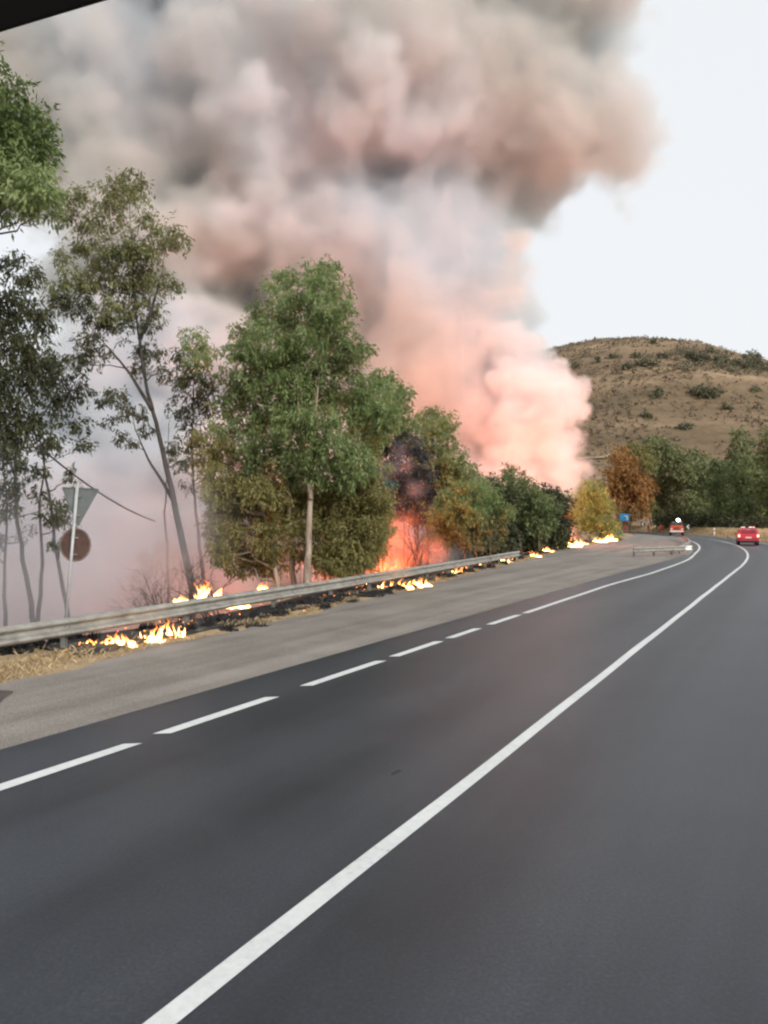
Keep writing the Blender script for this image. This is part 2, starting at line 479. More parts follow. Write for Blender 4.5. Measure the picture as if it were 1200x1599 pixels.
LEAF = {
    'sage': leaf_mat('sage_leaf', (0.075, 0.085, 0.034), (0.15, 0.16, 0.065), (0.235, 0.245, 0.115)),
    'green': leaf_mat('eucalyptus_leaf', (0.115, 0.155, 0.058), (0.215, 0.28, 0.106), (0.32, 0.39, 0.19), 0.48),
    'fresh': leaf_mat('fresh_leaf', (0.06, 0.085, 0.028), (0.115, 0.165, 0.052), (0.19, 0.255, 0.09), 0.35),
    'olive': leaf_mat('olive_leaf', (0.145, 0.135, 0.048), (0.26, 0.24, 0.09), (0.36, 0.335, 0.145), 0.48),  # olive-brown of dried foliage, with firelight and smoke tint put into the colour
    'dark': leaf_mat('dark_leaf', (0.026, 0.031, 0.017), (0.055, 0.062, 0.029), (0.102, 0.108, 0.048)),  # near-black, with the backlit shade of the left trees put in
    'deep': leaf_mat('deep_green_leaf', (0.088, 0.118, 0.052), (0.175, 0.222, 0.094), (0.27, 0.32, 0.15), 0.45),
    'tawny': leaf_mat('tawny_leaf', (0.24, 0.12, 0.04), (0.42, 0.22, 0.08), (0.48, 0.31, 0.13), 0.35),  # orange-brown leaf colours
    'yellow': leaf_mat('yellow_leaf', (0.105, 0.15, 0.036), (0.195, 0.27, 0.08), (0.29, 0.365, 0.145), 0.35),
    'char': leaf_mat('charred_leaf', (0.012, 0.011, 0.013), (0.026, 0.024, 0.027), (0.05, 0.048, 0.05), 0.1),
    'teal': leaf_mat('bluish_leaf', (0.066, 0.110, 0.077), (0.121, 0.187, 0.132), (0.176, 0.264, 0.198)),
    'far': leaf_mat('hazy_leaf', (0.105, 0.125, 0.056), (0.20, 0.225, 0.10), (0.29, 0.315, 0.16)),
    'scrub': leaf_mat('scrub_leaf', (0.085, 0.09, 0.055), (0.14, 0.142, 0.085), (0.21, 0.20, 0.125)),
}
def bark(name, a, b):
    m, n, out = new_mat(name)
    p = N(n, 'ShaderNodeBsdfPrincipled', i_Roughness=0.85)
    tc = N(n, 'ShaderNodeTexCoord'); mp = N(n, 'ShaderNodeMapping'); mp.inputs['Scale'].default_value = (5, 5, 0.9)
    nz = N(n, 'ShaderNodeTexNoise', i_Scale=1.6, i_Detail=6.0, i_Roughness=0.7)
    n.links.new(tc.outputs['Object'], mp.inputs[0]); n.links.new(mp.outputs[0], nz.inputs['Vector'])
    r = ramp(n, [(0.35, a), (0.65, b)])
    n.links.new(nz.outputs['Fac'], r.inputs['Fac']); n.links.new(r.outputs[0], p.inputs['Base Color'])
    bp_ = N(n, 'ShaderNodeBump', i_Strength=0.5, i_Distance=0.03); n.links.new(nz.outputs['Fac'], bp_.inputs['Height']); n.links.new(bp_.outputs[0], p.inputs['Normal'])
    n.links.new(p.outputs[0], out.inputs['Surface'])
    return m
BARK = {'pale': bark('pale_bark', (0.16, 0.115, 0.085), (0.36, 0.29, 0.23)), 'brown': bark('brown_bark', (0.06, 0.045, 0.035), (0.15, 0.115, 0.09)),
        'dark': bark('dark_bark', (0.02, 0.017, 0.015), (0.06, 0.05, 0.045))}

def leaves(clumps, size, cover, gap, droop, width=0.30, per=9):
    """leaf-shaped faces on drooping sprigs through the clumps' volume; clumps = [(centre, radius)]"""
    area = size * size * width * 0.55
    V = []
    for c, r in clumps:
        nl = 3.0 * cover * math.pi * r * r / area
        ns = max(6, int(nl / per))
        d = rng.normal(size=(ns, 3)); d /= np.linalg.norm(d, axis=1)[:, None]
        rad = r * rng.uniform(0.05, 1.0, ns) ** 0.5 * (1 + 0.18 * rng.normal(size=ns))
        o = np.array(c) + d * rad[:, None] * np.array([1, 1, 0.88])
        keep = np.array([mnoise.noise(Vector(q) * (1.15 / max(r, 0.3)) * 1.3) + 0.35 * mnoise.noise(Vector(q) * (4.0 / max(r, 0.3))) > gap for q in o])
        o, d = o[keep], d[keep]; ns = len(o)
        if ns == 0: continue
        L_ = rng.uniform(0.22, 0.55, ns) * min(r, size * 5.5)
        sd_ = d * 0.75 + np.array([0, 0, -droop]) + rng.normal(size=(ns, 3)) * 0.35
        sd_ /= np.linalg.norm(sd_, axis=1)[:, None]
        t = rng.uniform(0, 1, (ns, per))
        base = o[:, None, :] + sd_[:, None, :] * (t * L_[:, None])[..., None] + rng.normal(size=(ns, per, 3)) * size * 0.35
        ax = sd_[:, None, :] * 0.6 + np.array([0, 0, -droop * 0.7]) + rng.normal(size=(ns, per, 3)) * 0.55
        ax /= np.linalg.norm(ax, axis=2)[..., None]
        nr = rng.normal(size=(ns, per, 3)); sx = np.cross(ax, nr); sx /= np.linalg.norm(sx, axis=2)[..., None] + 1e-9
        sz = size * rng.uniform(0.6, 1.3, (ns, per, 1))
        bend = np.cross(ax, sx) * sz * rng.uniform(-0.18, 0.18, (ns, per, 1))
        q = np.stack([base, base + ax * sz * 0.42 + sx * sz * width * 0.5 + bend, base + ax * sz, base + ax * sz * 0.42 - sx * sz * width * 0.5 + bend], axis=2)
        V.append(q.reshape(-1, 3))
    V = np.concatenate(V)
    return V, np.arange(len(V)).reshape(-1, 4)

def wander(p, q, n=5, amp=0.06):
    p, q = Vector(p), Vector(q); L_ = (q - p).length
    return [p.lerp(q, i / n) + (Vector(rng.normal(size=3)) * L_ * amp * math.sin(math.pi * i / n) if 0 < i < n else Vector()) for i in range(n + 1)]

TREE_N = [0]
def tree(name, label, cat, Y, stems, crowns, bark_, size=0.2, cover=2.2, gap=-0.1, droop=0.7, r0=0.16, group=None, jit=1.0, limbs=True, width=0.30, ds=None):
    """stems: pixel polylines from the ground up; crowns: {leaf kind: [(px, py, radius px), ...]}; all at depth Y +- jitter"""
    first = at(stems[0][0][0], stems[0][0][1], Y)
    base = Vector((first.x, first.y, ground_h(first.x, first.y)))
    root = empty(name, base)
    tag(root, label, cat, group)
    inv = -base
    tr_pts = []
    for si, st in enumerate(stems):
        mb = MB()
        dz = (ds[si] if ds else 0.0)
        P = [at(px, py, Y + dz * max(0.0, 1 - 1.5 * i / (len(st) - 1))) for i, (px, py) in enumerate(st)]
        g0 = Vector((P[0].x, P[0].y, ground_h(P[0].x, P[0].y) - 0.15))
        if st[0][1] > 815:
            if P[0].z - g0.z > 0.3: P = [g0] + P
            else: P[0] = g0
        for i in range(1, len(P)): P[i] = P[i] + Vector((0, 0.12 * math.sin(i * 1.7 + si), 0)) * (1 if Y < 60 else 2)
        fine = []
        for a, b in zip(P[:-1], P[1:]):
            w = wander(a, b, 4, 0.011); fine += w[:-1]
        fine.append(P[-1])
        rr = r0 * (0.85 if si == 0 else 0.7 if st[0][1] > 815 else 0.42)
        rad = [max(0.012, rr * (1 - 0.9 * i / (len(fine) - 1)) ** 1.25) for i in range(len(fine))]
        rad[0] *= 1.25
        mb.tube([p + inv for p in fine], rad, 8)
        tr_pts += [(p, r_) for p, r_ in zip(fine, rad)]
        if si == 0: mb0 = mb
        else: mb.build('trunk', BARK[bark_], root, True)
    allc = []
    for kind, cl in crowns.items():
        cc = []
        for (px, py, r) in cl:
            c = at(px, py, Y + rng.uniform(-1, 1) * jit); cc.append((c, r * Y / FPX))
        allc += cc
        if limbs:
            for c, r in cc:
                cand = [(p, q) for p, q in tr_pts if p.z < c.z - 0.25 * r] or tr_pts
                p, q = min(cand, key=lambda t: (t[0] - c).length + 0.5 * abs((c.z - t[0].z) - 0.6 * (Vector((c.x, c.y)) - Vector((t[0].x, t[0].y))).length))
                w = wander(p, c, 5, 0.07); q1 = min(q * 0.6, 0.03 + 0.03 * r)
                mb0.tube([a + inv for a in w], [q1 * (1 - 0.75 * i / 5) for i in range(6)], 5, False)
                for _ in range(3):
                    e = c + Vector(rng.normal(size=3)).normalized() * r * 0.8
                    w2 = wander(w[3], e, 4, 0.1)
                    mb0.tube([a + inv for a in w2], [q1 * 0.4 * (1 - 0.8 * i / 4) for i in range(5)], 4, False)
        v, f = leaves([((c + inv), r) for c, r in cc], size, cover, gap, droop, width)
        link('crown', np_mesh('crown', v, f), LEAF[kind], root)
    mb0.build('trunk', BARK[bark_], root, True)
    return root

# --- left edge
tree('eucalyptus_tree', 'bright green eucalyptus crown cut by the top left edge of the view', 'tree', 16.5,
     [[(-95, 1010), (-85, 800), (-70, 600), (-50, 420), (-25, 260), (0, 180)]],
     {'fresh': [(5, 150, 42), (32, 185, 42), (58, 215, 32), (70, 240, 22), (-40, 180, 75), (-110, 260, 80), (-60, 100, 50), (-40, 290, 50)],
      'green': [(20, 255, 48), (50, 280, 36), (10, 300, 38), (75, 300, 20), (-15, 225, 60), (48, 318, 20), (85, 335, 14)]}, 'brown', 0.16, 2.3, -0.16, 0.75, 0.2)
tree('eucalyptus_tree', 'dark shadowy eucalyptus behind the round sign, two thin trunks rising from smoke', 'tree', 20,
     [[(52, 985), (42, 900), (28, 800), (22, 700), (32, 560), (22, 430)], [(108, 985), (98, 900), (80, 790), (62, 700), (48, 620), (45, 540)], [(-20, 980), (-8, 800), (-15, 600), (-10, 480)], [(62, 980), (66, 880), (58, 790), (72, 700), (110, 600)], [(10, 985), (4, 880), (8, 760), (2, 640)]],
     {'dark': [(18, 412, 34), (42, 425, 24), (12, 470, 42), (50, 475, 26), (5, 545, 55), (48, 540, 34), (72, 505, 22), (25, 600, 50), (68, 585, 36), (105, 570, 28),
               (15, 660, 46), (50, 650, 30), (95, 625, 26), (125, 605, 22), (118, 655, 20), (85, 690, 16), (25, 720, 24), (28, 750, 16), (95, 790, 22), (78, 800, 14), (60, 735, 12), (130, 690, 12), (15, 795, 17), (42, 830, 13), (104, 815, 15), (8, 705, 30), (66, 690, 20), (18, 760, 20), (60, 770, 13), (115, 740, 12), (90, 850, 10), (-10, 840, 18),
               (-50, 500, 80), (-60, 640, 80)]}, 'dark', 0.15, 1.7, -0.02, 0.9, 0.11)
# --- tall leaning one
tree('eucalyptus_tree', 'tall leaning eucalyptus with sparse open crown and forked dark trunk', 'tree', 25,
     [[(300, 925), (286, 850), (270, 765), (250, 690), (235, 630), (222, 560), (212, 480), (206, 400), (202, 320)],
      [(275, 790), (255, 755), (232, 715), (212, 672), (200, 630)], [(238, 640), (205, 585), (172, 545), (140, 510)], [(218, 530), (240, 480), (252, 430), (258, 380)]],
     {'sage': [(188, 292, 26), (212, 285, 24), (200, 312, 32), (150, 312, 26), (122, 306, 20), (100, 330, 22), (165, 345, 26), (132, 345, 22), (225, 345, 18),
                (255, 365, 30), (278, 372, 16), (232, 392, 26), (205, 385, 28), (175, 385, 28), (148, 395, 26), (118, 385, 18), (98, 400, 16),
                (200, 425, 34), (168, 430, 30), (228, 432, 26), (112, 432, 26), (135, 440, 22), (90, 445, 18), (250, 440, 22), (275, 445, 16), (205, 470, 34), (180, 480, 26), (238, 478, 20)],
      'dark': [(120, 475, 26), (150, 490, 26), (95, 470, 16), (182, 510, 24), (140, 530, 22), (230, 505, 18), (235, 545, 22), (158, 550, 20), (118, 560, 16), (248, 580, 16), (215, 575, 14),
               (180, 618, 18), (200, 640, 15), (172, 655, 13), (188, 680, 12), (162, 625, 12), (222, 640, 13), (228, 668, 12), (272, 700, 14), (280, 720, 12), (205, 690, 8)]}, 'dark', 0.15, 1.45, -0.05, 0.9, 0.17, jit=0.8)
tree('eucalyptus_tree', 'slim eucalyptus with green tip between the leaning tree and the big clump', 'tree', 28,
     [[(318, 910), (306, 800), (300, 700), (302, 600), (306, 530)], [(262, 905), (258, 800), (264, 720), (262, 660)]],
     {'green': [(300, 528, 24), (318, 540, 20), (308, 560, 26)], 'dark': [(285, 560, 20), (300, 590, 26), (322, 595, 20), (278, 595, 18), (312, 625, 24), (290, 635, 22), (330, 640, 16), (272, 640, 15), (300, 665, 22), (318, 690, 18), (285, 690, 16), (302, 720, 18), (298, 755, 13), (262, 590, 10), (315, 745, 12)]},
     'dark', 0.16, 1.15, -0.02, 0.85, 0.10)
# --- big clump
G1 = 'eucalyptus trees of the big clump'
tree('eucalyptus_tree', 'left half of the tall green clump, pale straight trunk and lower crest', 'tree', 25.5,
     [[(460, 930), (455, 850), (451, 760), (447, 660), (448, 560), (446, 470)], [(436, 930), (425, 850), (405, 760), (388, 680), (380, 600)]],
     {'green': [(445, 438, 22), (425, 455, 24), (455, 462, 26), (415, 490, 30), (448, 500, 32), (395, 520, 28), (425, 530, 36), (378, 545, 26), (402, 565, 36), (445, 560, 36), (370, 590, 30), (395, 610, 36), (435, 610, 38), (358, 630, 26), (385, 655, 34), (425, 660, 36), (455, 640, 30),
                (348, 665, 22), (460, 700, 30), (410, 700, 34), (430, 740, 30), (400, 725, 26)],
      'olive': [(338, 770, 26), (362, 770, 30), (400, 760, 30), (430, 770, 26), (370, 800, 32), (345, 860, 22), (395, 855, 32), (428, 815, 24), (330, 820, 16), (410, 885, 18), (372, 888, 16), (330, 685, 26), (350, 705, 30), (380, 700, 24), (325, 720, 22), (345, 745, 30), (378, 745, 30), (350, 785, 30), (385, 790, 36), (352, 825, 26), (385, 835, 34), (415, 800, 30), (420, 840, 30), (372, 866, 22), (405, 872, 26), (435, 870, 24), (340, 850, 14), (452, 790, 24)]},
     'pale', 0.15, 2.0, -0.1, 0.75, 0.15, G1, jit=1.2, ds=[-1.0, -0.9])
tree('eucalyptus_tree', 'right half of the tall green clump, highest crest and pale forked trunk', 'tree', 24.5,
     [[(478, 935), (482, 860), (486, 760), (492, 660), (500, 560), (506, 460)], [(486, 780), (470, 700), (466, 620), (470, 540)], [(541, 760), (546, 720), (556, 690), (566, 650)]],
     {'green': [(492, 425, 20), (512, 422, 20), (502, 445, 28), (528, 455, 22), (488, 470, 26), (515, 480, 30), (540, 490, 18), (500, 510, 34), (530, 520, 26), (480, 530, 28), (550, 540, 22), (568, 545, 14), (520, 560, 32), (490, 570, 34), (545, 570, 22), (570, 600, 22),
                (480, 620, 32), (515, 615, 34), (550, 620, 32), (580, 635, 28), (602, 640, 20), (535, 655, 32), (500, 660, 32), (570, 665, 28), (595, 672, 20), (455, 560, 30), (465, 600, 30), (460, 660, 30), (455, 720, 28), (610, 660, 20), (560, 720, 24), (585, 725, 20), (545, 740, 26), (520, 700, 30), (485, 705, 28), (552, 700, 24), (500, 735, 24), (470, 745, 22), (530, 725, 20), (575, 700, 16)]},
     'pale', 0.15, 2.0, -0.1, 0.75, 0.16, G1, jit=1.2, ds=[-1.0, -0.6, -0.6])
tree('leafy_bush', 'rounded brown-olive bush at the right foot of the big clump', 'bush', 25,
     [[(545, 915), (545, 860), (540, 800)], [(570, 915), (566, 850), (572, 800)]],
     {'olive': [(470, 780, 26), (465, 820, 22), (475, 860, 20), (590, 850, 18), (600, 825, 14), (540, 740, 24), (570, 745, 22), (540, 770, 34), (560, 765, 28), (580, 785, 24), (515, 770, 24), (535, 805, 40), (570, 815, 32), (595, 795, 14), (545, 790, 36), (575, 800, 26), (600, 780, 14), (605, 800, 12), (560, 860, 34), (515, 880, 26), (490, 830, 24), (490, 790, 24), (550, 845, 36), (580, 845, 20), (520, 845, 32), (530, 880, 28), (560, 875, 24), (505, 810, 24), (500, 860, 22), (585, 825, 20)]},
     'brown', 0.14, 2.2, -0.2, 0.45, 0.07)
# --- behind, to the right
tree('eucalyptus_tree', 'rounded crown peeping out behind the right shoulder of the big clump', 'tree', 34,
     [[(598, 890), (600, 780), (604, 690), (604, 620)]],
     {'green': [(598, 592, 20), (618, 602, 18), (585, 600, 18), (632, 612, 13), (608, 622, 24), (630, 635, 14), (592, 632, 24), (615, 655, 22), (575, 620, 18), (600, 690, 22), (625, 680, 18), (640, 660, 16), (640, 690, 20), (575, 660, 22), (580, 700, 22)]}, 'brown', 0.2, 1.9, -0.12, 0.7, 0.13)
tree('eucalyptus_tree', 'loose green tree with two round heads against the pink smoke', 'tree', 42,
     [[(668, 880), (668, 800), (672, 720), (682, 660)], [(655, 880), (652, 800), (656, 730), (662, 680)]],
     {'green': [(672, 646, 16), (690, 650, 16), (700, 660, 14), (660, 655, 14), (680, 668, 20), (702, 678, 12), (655, 680, 20), (690, 700, 24), (712, 710, 18), (670, 705, 22), (728, 728, 18), (700, 730, 24), (735, 750, 18), (650, 705, 18), (690, 735, 24), (720, 745, 22), (750, 765, 16)],
      'sage': [(655, 730, 22), (680, 750, 26), (712, 755, 22), (655, 765, 20), (680, 785, 22), (648, 792, 16), (742, 772, 16)]}, 'brown', 0.24, 1.8, -0.1, 0.7, 0.15)
tree('charred_tree', 'smoke-blackened bushy tree between the big clump and the pink glow', 'tree', 34,
     [[(632, 895), (632, 830), (628, 760)], [(650, 895), (652, 830), (648, 770)]],
     {'char': [(612, 700, 22), (635, 690, 22), (655, 700, 18), (605, 730, 24), (632, 730, 28), (660, 735, 22), (648, 760, 24), (620, 765, 24), (640, 795, 20), (665, 770, 16), (655, 810, 16), (625, 800, 14)]}, 'dark', 0.2, 1.7, -0.1, 0.5, 0.09)
tree('small_bush', 'small bluish-green bush in front of the blackened tree', 'bush', 31,
     [[(598, 900), (597, 830), (596, 770)]], {'teal': [(592, 752, 13), (605, 760, 12), (597, 768, 12)]}, 'brown', 0.14, 2.0, -0.2, 0.4, 0.05)
tree('leafy_shrub', 'broad green shrub with bare stems above the middle of the guardrail', 'shrub', 37,
     [[(728, 885), (722, 840), (712, 800)], [(746, 885), (742, 840), (740, 800)], [(768, 880), (764, 840), (772, 800)], [(700, 885), (698, 840), (690, 815)]],
     {'green': [(712, 775, 22), (735, 765, 22), (755, 768, 20), (695, 795, 24), (722, 795, 28), (752, 790, 28), (775, 790, 20), (790, 800, 14), (680, 805, 16)],
      'sage': [(690, 820, 20), (715, 822, 22), (742, 820, 24), (768, 820, 22), (705, 842, 16), (740, 842, 18), (770, 840, 16), (680, 838, 12)]}, 'brown', 0.19, 2.0, -0.15, 0.35, 0.07)
tree('dense_shrub', 'dense dark green shrub at the far end of the guardrail', 'shrub', 56,
     [[(815, 868), (812, 830), (805, 790)], [(842, 866), (842, 820), (838, 790)], [(800, 868), (795, 830), (792, 800)]],
     {'deep': [(790, 738, 14), (805, 742, 14), (785, 755, 18), (812, 760, 20), (830, 768, 16), (795, 780, 22), (825, 785, 22), (848, 782, 16), (862, 795, 13), (808, 805, 22), (838, 808, 20), (858, 815, 14), (790, 812, 16), (820, 828, 16), (845, 830, 12)]}, 'brown', 0.28, 2.0, -0.15, 0.4, 0.12)
tree('yellowing_bush', 'yellow-green bush lit by flames at the end of the layby', 'bush', 90,
     [[(922, 846), (920, 810), (925, 780)], [(940, 846), (940, 810), (938, 790)]],
     {'yellow': [(922, 762, 13), (935, 768, 14), (910, 775, 14), (928, 785, 18), (945, 788, 14), (905, 795, 15), (925, 805, 18), (945, 808, 15), (955, 822, 12), (908, 818, 14), (930, 825, 15), (893, 812, 10), (950, 838, 9), (965, 838, 8)],
      'tawny': [(880, 800, 7), (885, 822, 9), (900, 838, 7)]}, 'brown', 0.36, 2.0, -0.15, 0.3, 0.12)
# --- far side of the bend
GF = 'trees along the outside of the bend'
FAR = [
    ('eucalyptus_tree', 'tree with orange-brown foliage behind the blue sign', 172, [[(985, 824), (988, 790), (990, 740)], [(1019, 826), (1012, 795), (1006, 770)]],
     {'tawny': [(968, 712, 16), (950, 755, 14), (972, 775, 18), (1010, 760, 16), (958, 762, 12), (968, 790, 14), (985, 735, 22), (998, 762, 20), (955, 740, 10), (975, 810, 12), (1000, 795, 14), (975, 728, 16), (990, 722, 16), (966, 748, 16), (985, 750, 22), (1002, 745, 14), (965, 768, 11), (990, 778, 18), (1005, 775, 12)], 'olive': [(1000, 705, 16), (985, 703, 12), (1012, 722, 16), (1010, 790, 12), (978, 800, 12)]}),
    ('eucalyptus_tree', 'round-headed hazy green tree right of the orange-brown one', 178, [[(1035, 826), (1036, 790), (1036, 730)]],
     {'far': [(1020, 690, 13), (1035, 700, 18), (1050, 712, 18), (1025, 722, 18), (1045, 735, 22), (1030, 755, 22), (1060, 750, 18), (1040, 780, 22), (1020, 778, 14), (1055, 800, 16), (1030, 803, 14)]}),
    ('eucalyptus_tree', 'middle olive tree of the row behind the orange truck', 172, [[(1082, 828), (1080, 790), (1080, 730)]],
     {'far': [(1078, 718, 16), (1095, 712, 14), (1068, 735, 16), (1090, 740, 22), (1108, 735, 16), (1075, 762, 22), (1100, 766, 22), (1118, 760, 14), (1085, 792, 20), (1108, 795, 18), (1065, 800, 14)]}),
    ('eucalyptus_tree', 'dark green tree behind the small white marker post', 150, [[(1128, 830), (1128, 790), (1130, 740)]],
     {'deep': [(1122, 728, 13), (1136, 735, 17), (1115, 752, 14), (1138, 760, 22), (1120, 778, 18), (1145, 788, 20), (1125, 802, 18), (1105, 806, 14)]}),
    ('eucalyptus_tree', 'tallest dark pointed tree beyond the red car', 140, [[(1158, 832), (1158, 780), (1156, 700)]],
     {'far': [(1155, 672, 11), (1160, 690, 14), (1150, 706, 15), (1166, 712, 15)], 'deep': [(1156, 735, 20), (1175, 730, 18), (1160, 762, 24), (1182, 762, 22), (1165, 792, 22), (1188, 795, 20), (1150, 804, 16)]}),
    ('eucalyptus_tree', 'dark green tree cut by the right edge of the view', 128, [[(1212, 836), (1212, 780), (1205, 720)]],
     {'far': [(1192, 690, 13), (1208, 680, 18), (1225, 690, 20)], 'deep': [(1195, 715, 18), (1215, 722, 24), (1198, 748, 22), (1225, 755, 28), (1205, 785, 26), (1235, 790, 28), (1200, 812, 18), (1225, 820, 20)]}),
    ('eucalyptus_tree', 'leafy tree just past the right edge of the view', 122, [[(1285, 836), (1285, 780), (1280, 720)]],
     {'deep': [(1265, 690, 26), (1290, 680, 26), (1310, 710, 30), (1275, 730, 30), (1300, 750, 32), (1270, 775, 30), (1305, 790, 30), (1280, 815, 24)]}),
]
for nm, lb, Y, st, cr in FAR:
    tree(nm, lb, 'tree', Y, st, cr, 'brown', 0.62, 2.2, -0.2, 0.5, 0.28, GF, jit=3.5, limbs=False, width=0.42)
# bushes added deep in the grove to block the glare of the fires
GT = 'dark bushes added deep in the grove to block fire glare'
TH = [('dark bush added behind the blackened tree to block fire glare', 655, 50), ('dark bush added behind the broad green shrub to block fire glare', 700, 52), ('dark bush added behind the right side of the broad green shrub to block fire glare', 745, 54), ('dark bush added left of the dense dark shrub to block fire glare', 785, 58),
      ('dark bush added behind the dense dark shrub to block fire glare', 825, 61), ('dark bush added at the right end of the grove to block fire glare', 834, 63), ('dark bush added between the pale trunks to block fire glare', 470, 52), ('dark bush added behind the brown-olive bush to block fire glare', 540, 54), ('dark bush added behind the left half of the big clump to block fire glare', 405, 52)]
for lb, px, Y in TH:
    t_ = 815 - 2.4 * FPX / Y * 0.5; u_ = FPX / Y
    tree('screen_bush', lb, 'bush', Y, [[(px, 850), (px, 825), (px + 2, 805)], [(px + 1.2 * u_, 850), (px + 1.3 * u_, 812)]],
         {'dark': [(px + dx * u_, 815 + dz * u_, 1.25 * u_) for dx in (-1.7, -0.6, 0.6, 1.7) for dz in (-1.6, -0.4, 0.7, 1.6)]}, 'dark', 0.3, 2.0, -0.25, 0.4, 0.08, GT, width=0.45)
# hedge of undergrowth below the far trees
UND_L = ['low dark bush right behind the orange truck', 'low dark bush behind the chevron beside the truck', 'low dark bush behind the small white marker post', 'low dark bush between the marker post and the red car', 'low dark bush behind the red car', 'low dark bush right of the red car', 'low dark bush just past the right edge of the view', 'low dark bush left of the orange truck']
UND = [(1065, 812, 150, 16), (1095, 816, 142, 16), (1125, 818, 135, 17), (1150, 820, 125, 18), (1175, 822, 118, 18), (1200, 822, 112, 20), (1228, 824, 106, 22), (1040, 813, 158, 13)]
for i, (px, py, Y, r) in enumerate(UND):
    c = at(px, py, Y); b = Vector((c.x, c.y, ground_h(c.x, c.y)))
    root = empty('undergrowth_bush', b)
    tag(root, UND_L[i], 'bush', 'low dark bushes under the far trees')
    v, f = leaves([(c - b + Vector((dx * r * Y / FPX, dy, -abs(dx) * 0.3)), r * Y / FPX * 0.8) for dx, dy in ((-0.7, 0), (0, 0.5), (0.7, -0.4))], 0.55, 1.9, -0.2, 0.3, 0.4)
    link('crown', np_mesh('crown', v, f), LEAF['dark'], root)
    mb = MB()
    for k in range(4): mb.tube(wander((0.3 * k - 0.45, 0, -0.1), (c - b) + Vector((0.5 * k - 0.75, 0, 0)), 3), [0.05, 0.04, 0.03, 0.02], 5)
    mb.build('stem', BARK['dark'], root)

# shrubs on the hillside
def lump(bm_v, bm_f, c, r, seg=6):
    pass
SHR = [(1105, 613, 19, 0.45), (1090, 611, 9, 0.7), (885, 574, 11, 0.4), (902, 570, 7, 0.6), (995, 556, 8, 0.6), (1012, 568, 19, 0.3), (935, 562, 6, 0.6), (958, 558, 6, 0.6), (1035, 557, 7, 0.5),
       (1025, 620, 8, 0.7), (1030, 611, 5, 0.8), (1080, 556, 9, 0.5), (1095, 560, 12, 0.4), (1125, 562, 10, 0.4), (1150, 567, 10, 0.4), (1180, 608, 8, 0.6), (1135, 638, 8, 0.5), (980, 575, 6, 0.5), (1010, 650, 7, 0.5), (1070, 668, 9, 0.5), (920, 610, 6, 0.6), (1175, 560, 12, 0.4), (1020, 534, 5, 0.6), (1110, 548, 7, 0.6)]
SHR_L = ['largest dark shrub in the middle of the bare hillside', 'small dark shrub touching the largest hillside shrub on its left', 'dark shrub just above the smoke knob on the hillside', 'small dark shrub right of the one above the smoke knob',
         'small dark shrub below the summit of the hill', 'wide flat patch of dark shrub below the summit', 'small shrub on the hillside left of the summit', 'small shrub below the skyline left of the summit', 'small shrub right of the summit on the pale band',
         'brown-green shrub on the slope left of the largest shrub', 'tiny shrub above the brown-green one left of the largest shrub', 'dark shrub at the left end of the green ridge patch', 'wide dark shrub in the left half of the green ridge patch', 'dark shrub in the middle of the green ridge patch',
         'dark shrub at the right end of the green ridge patch', 'small shrub on the slope right of the largest shrub', 'low shrub on the slope below the largest shrub', 'tiny shrub on the upper slope above the smoke knob', 'small shrub low on the middle of the hillside', 'low shrub just above the far tree crowns',
         'small shrub on the slope right beside the smoke', 'wide dark shrub on the ridge near the right edge', 'lone bush standing on the very summit of the hill', 'small shrub on the skyline of the green ridge']
for i, (px, py, r, asp) in enumerate(SHR):
    q = hill_hit(px, py + r * asp * 0.6)
    if q is None: continue
    rw = r * q.y / FPX
    root = empty('hill_shrub', q)
    lab = SHR_L[i]
    tag(root, lab, 'shrub', None if i == 0 else 'dark shrubs dotted on the hillside')
    cl = [(Vector((dx * rw, dy * rw, rw * asp * 0.6)), rw * asp * 0.95) for dx in ((-0.65, -0.2, 0.2, 0.65) if asp < 0.55 else (-0.3, 0.3)) for dy in (-0.25, 0.25)]
    v, f = leaves(cl, 1.0, 1.5, -0.3, 0.1, 0.5)
    link('crown', np_mesh('crown', v, f), LEAF['scrub'], root)
    mb = MB()
    for k in range(3): mb.tube([(0.3 * k - 0.3, 0, -0.6), (0.5 * k - 0.5, 0, rw * asp * 0.6)], [0.12, 0.05], 5)
    mb.build('stem', BARK['dark'], root)
# low scrub: far too many to count
V = []; cnt = 0
for _ in range(13000):
    y = rng.uniform(200, 432); x = rng.uniform(0.10 * y, 0.58 * y)
    dens = mnoise.noise(Vector((x * 0.03, y * 0.022, 5))) + 0.5 * mnoise.noise(Vector((x * 0.11, y * 0.08, 1)))
    if dens < rng.uniform(-0.5, 0.55): continue
    V.append((x, y, hill_h(x, y), rng.uniform(0.3, 0.85)))
V = np.array(V)
m_ = 7
P = V[:, None, :3] + rng.normal(size=(len(V), m_, 3)) * V[:, None, 3:4] * np.array([0.6, 0.6, 0.35]) + np.array([0, 0, 0.25])
A1 = rng.normal(size=(len(V), m_, 3)) * 0.5 * V[:, None, 3:4]; A2 = rng.normal(size=(len(V), m_, 3)) * 0.5 * V[:, None, 3:4]
Q = np.stack([P, P + A1, P + A1 + A2, P + A2], axis=2).reshape(-1, 3)
M_SCRUB = leaf_mat('dry_scrub', (0.115, 0.092, 0.06), (0.165, 0.128, 0.084), (0.23, 0.18, 0.115), 0.15)
tag(link('scrub', np_mesh('scrub', Q, np.arange(len(Q)).reshape(-1, 4)), M_SCRUB), kind='stuff')

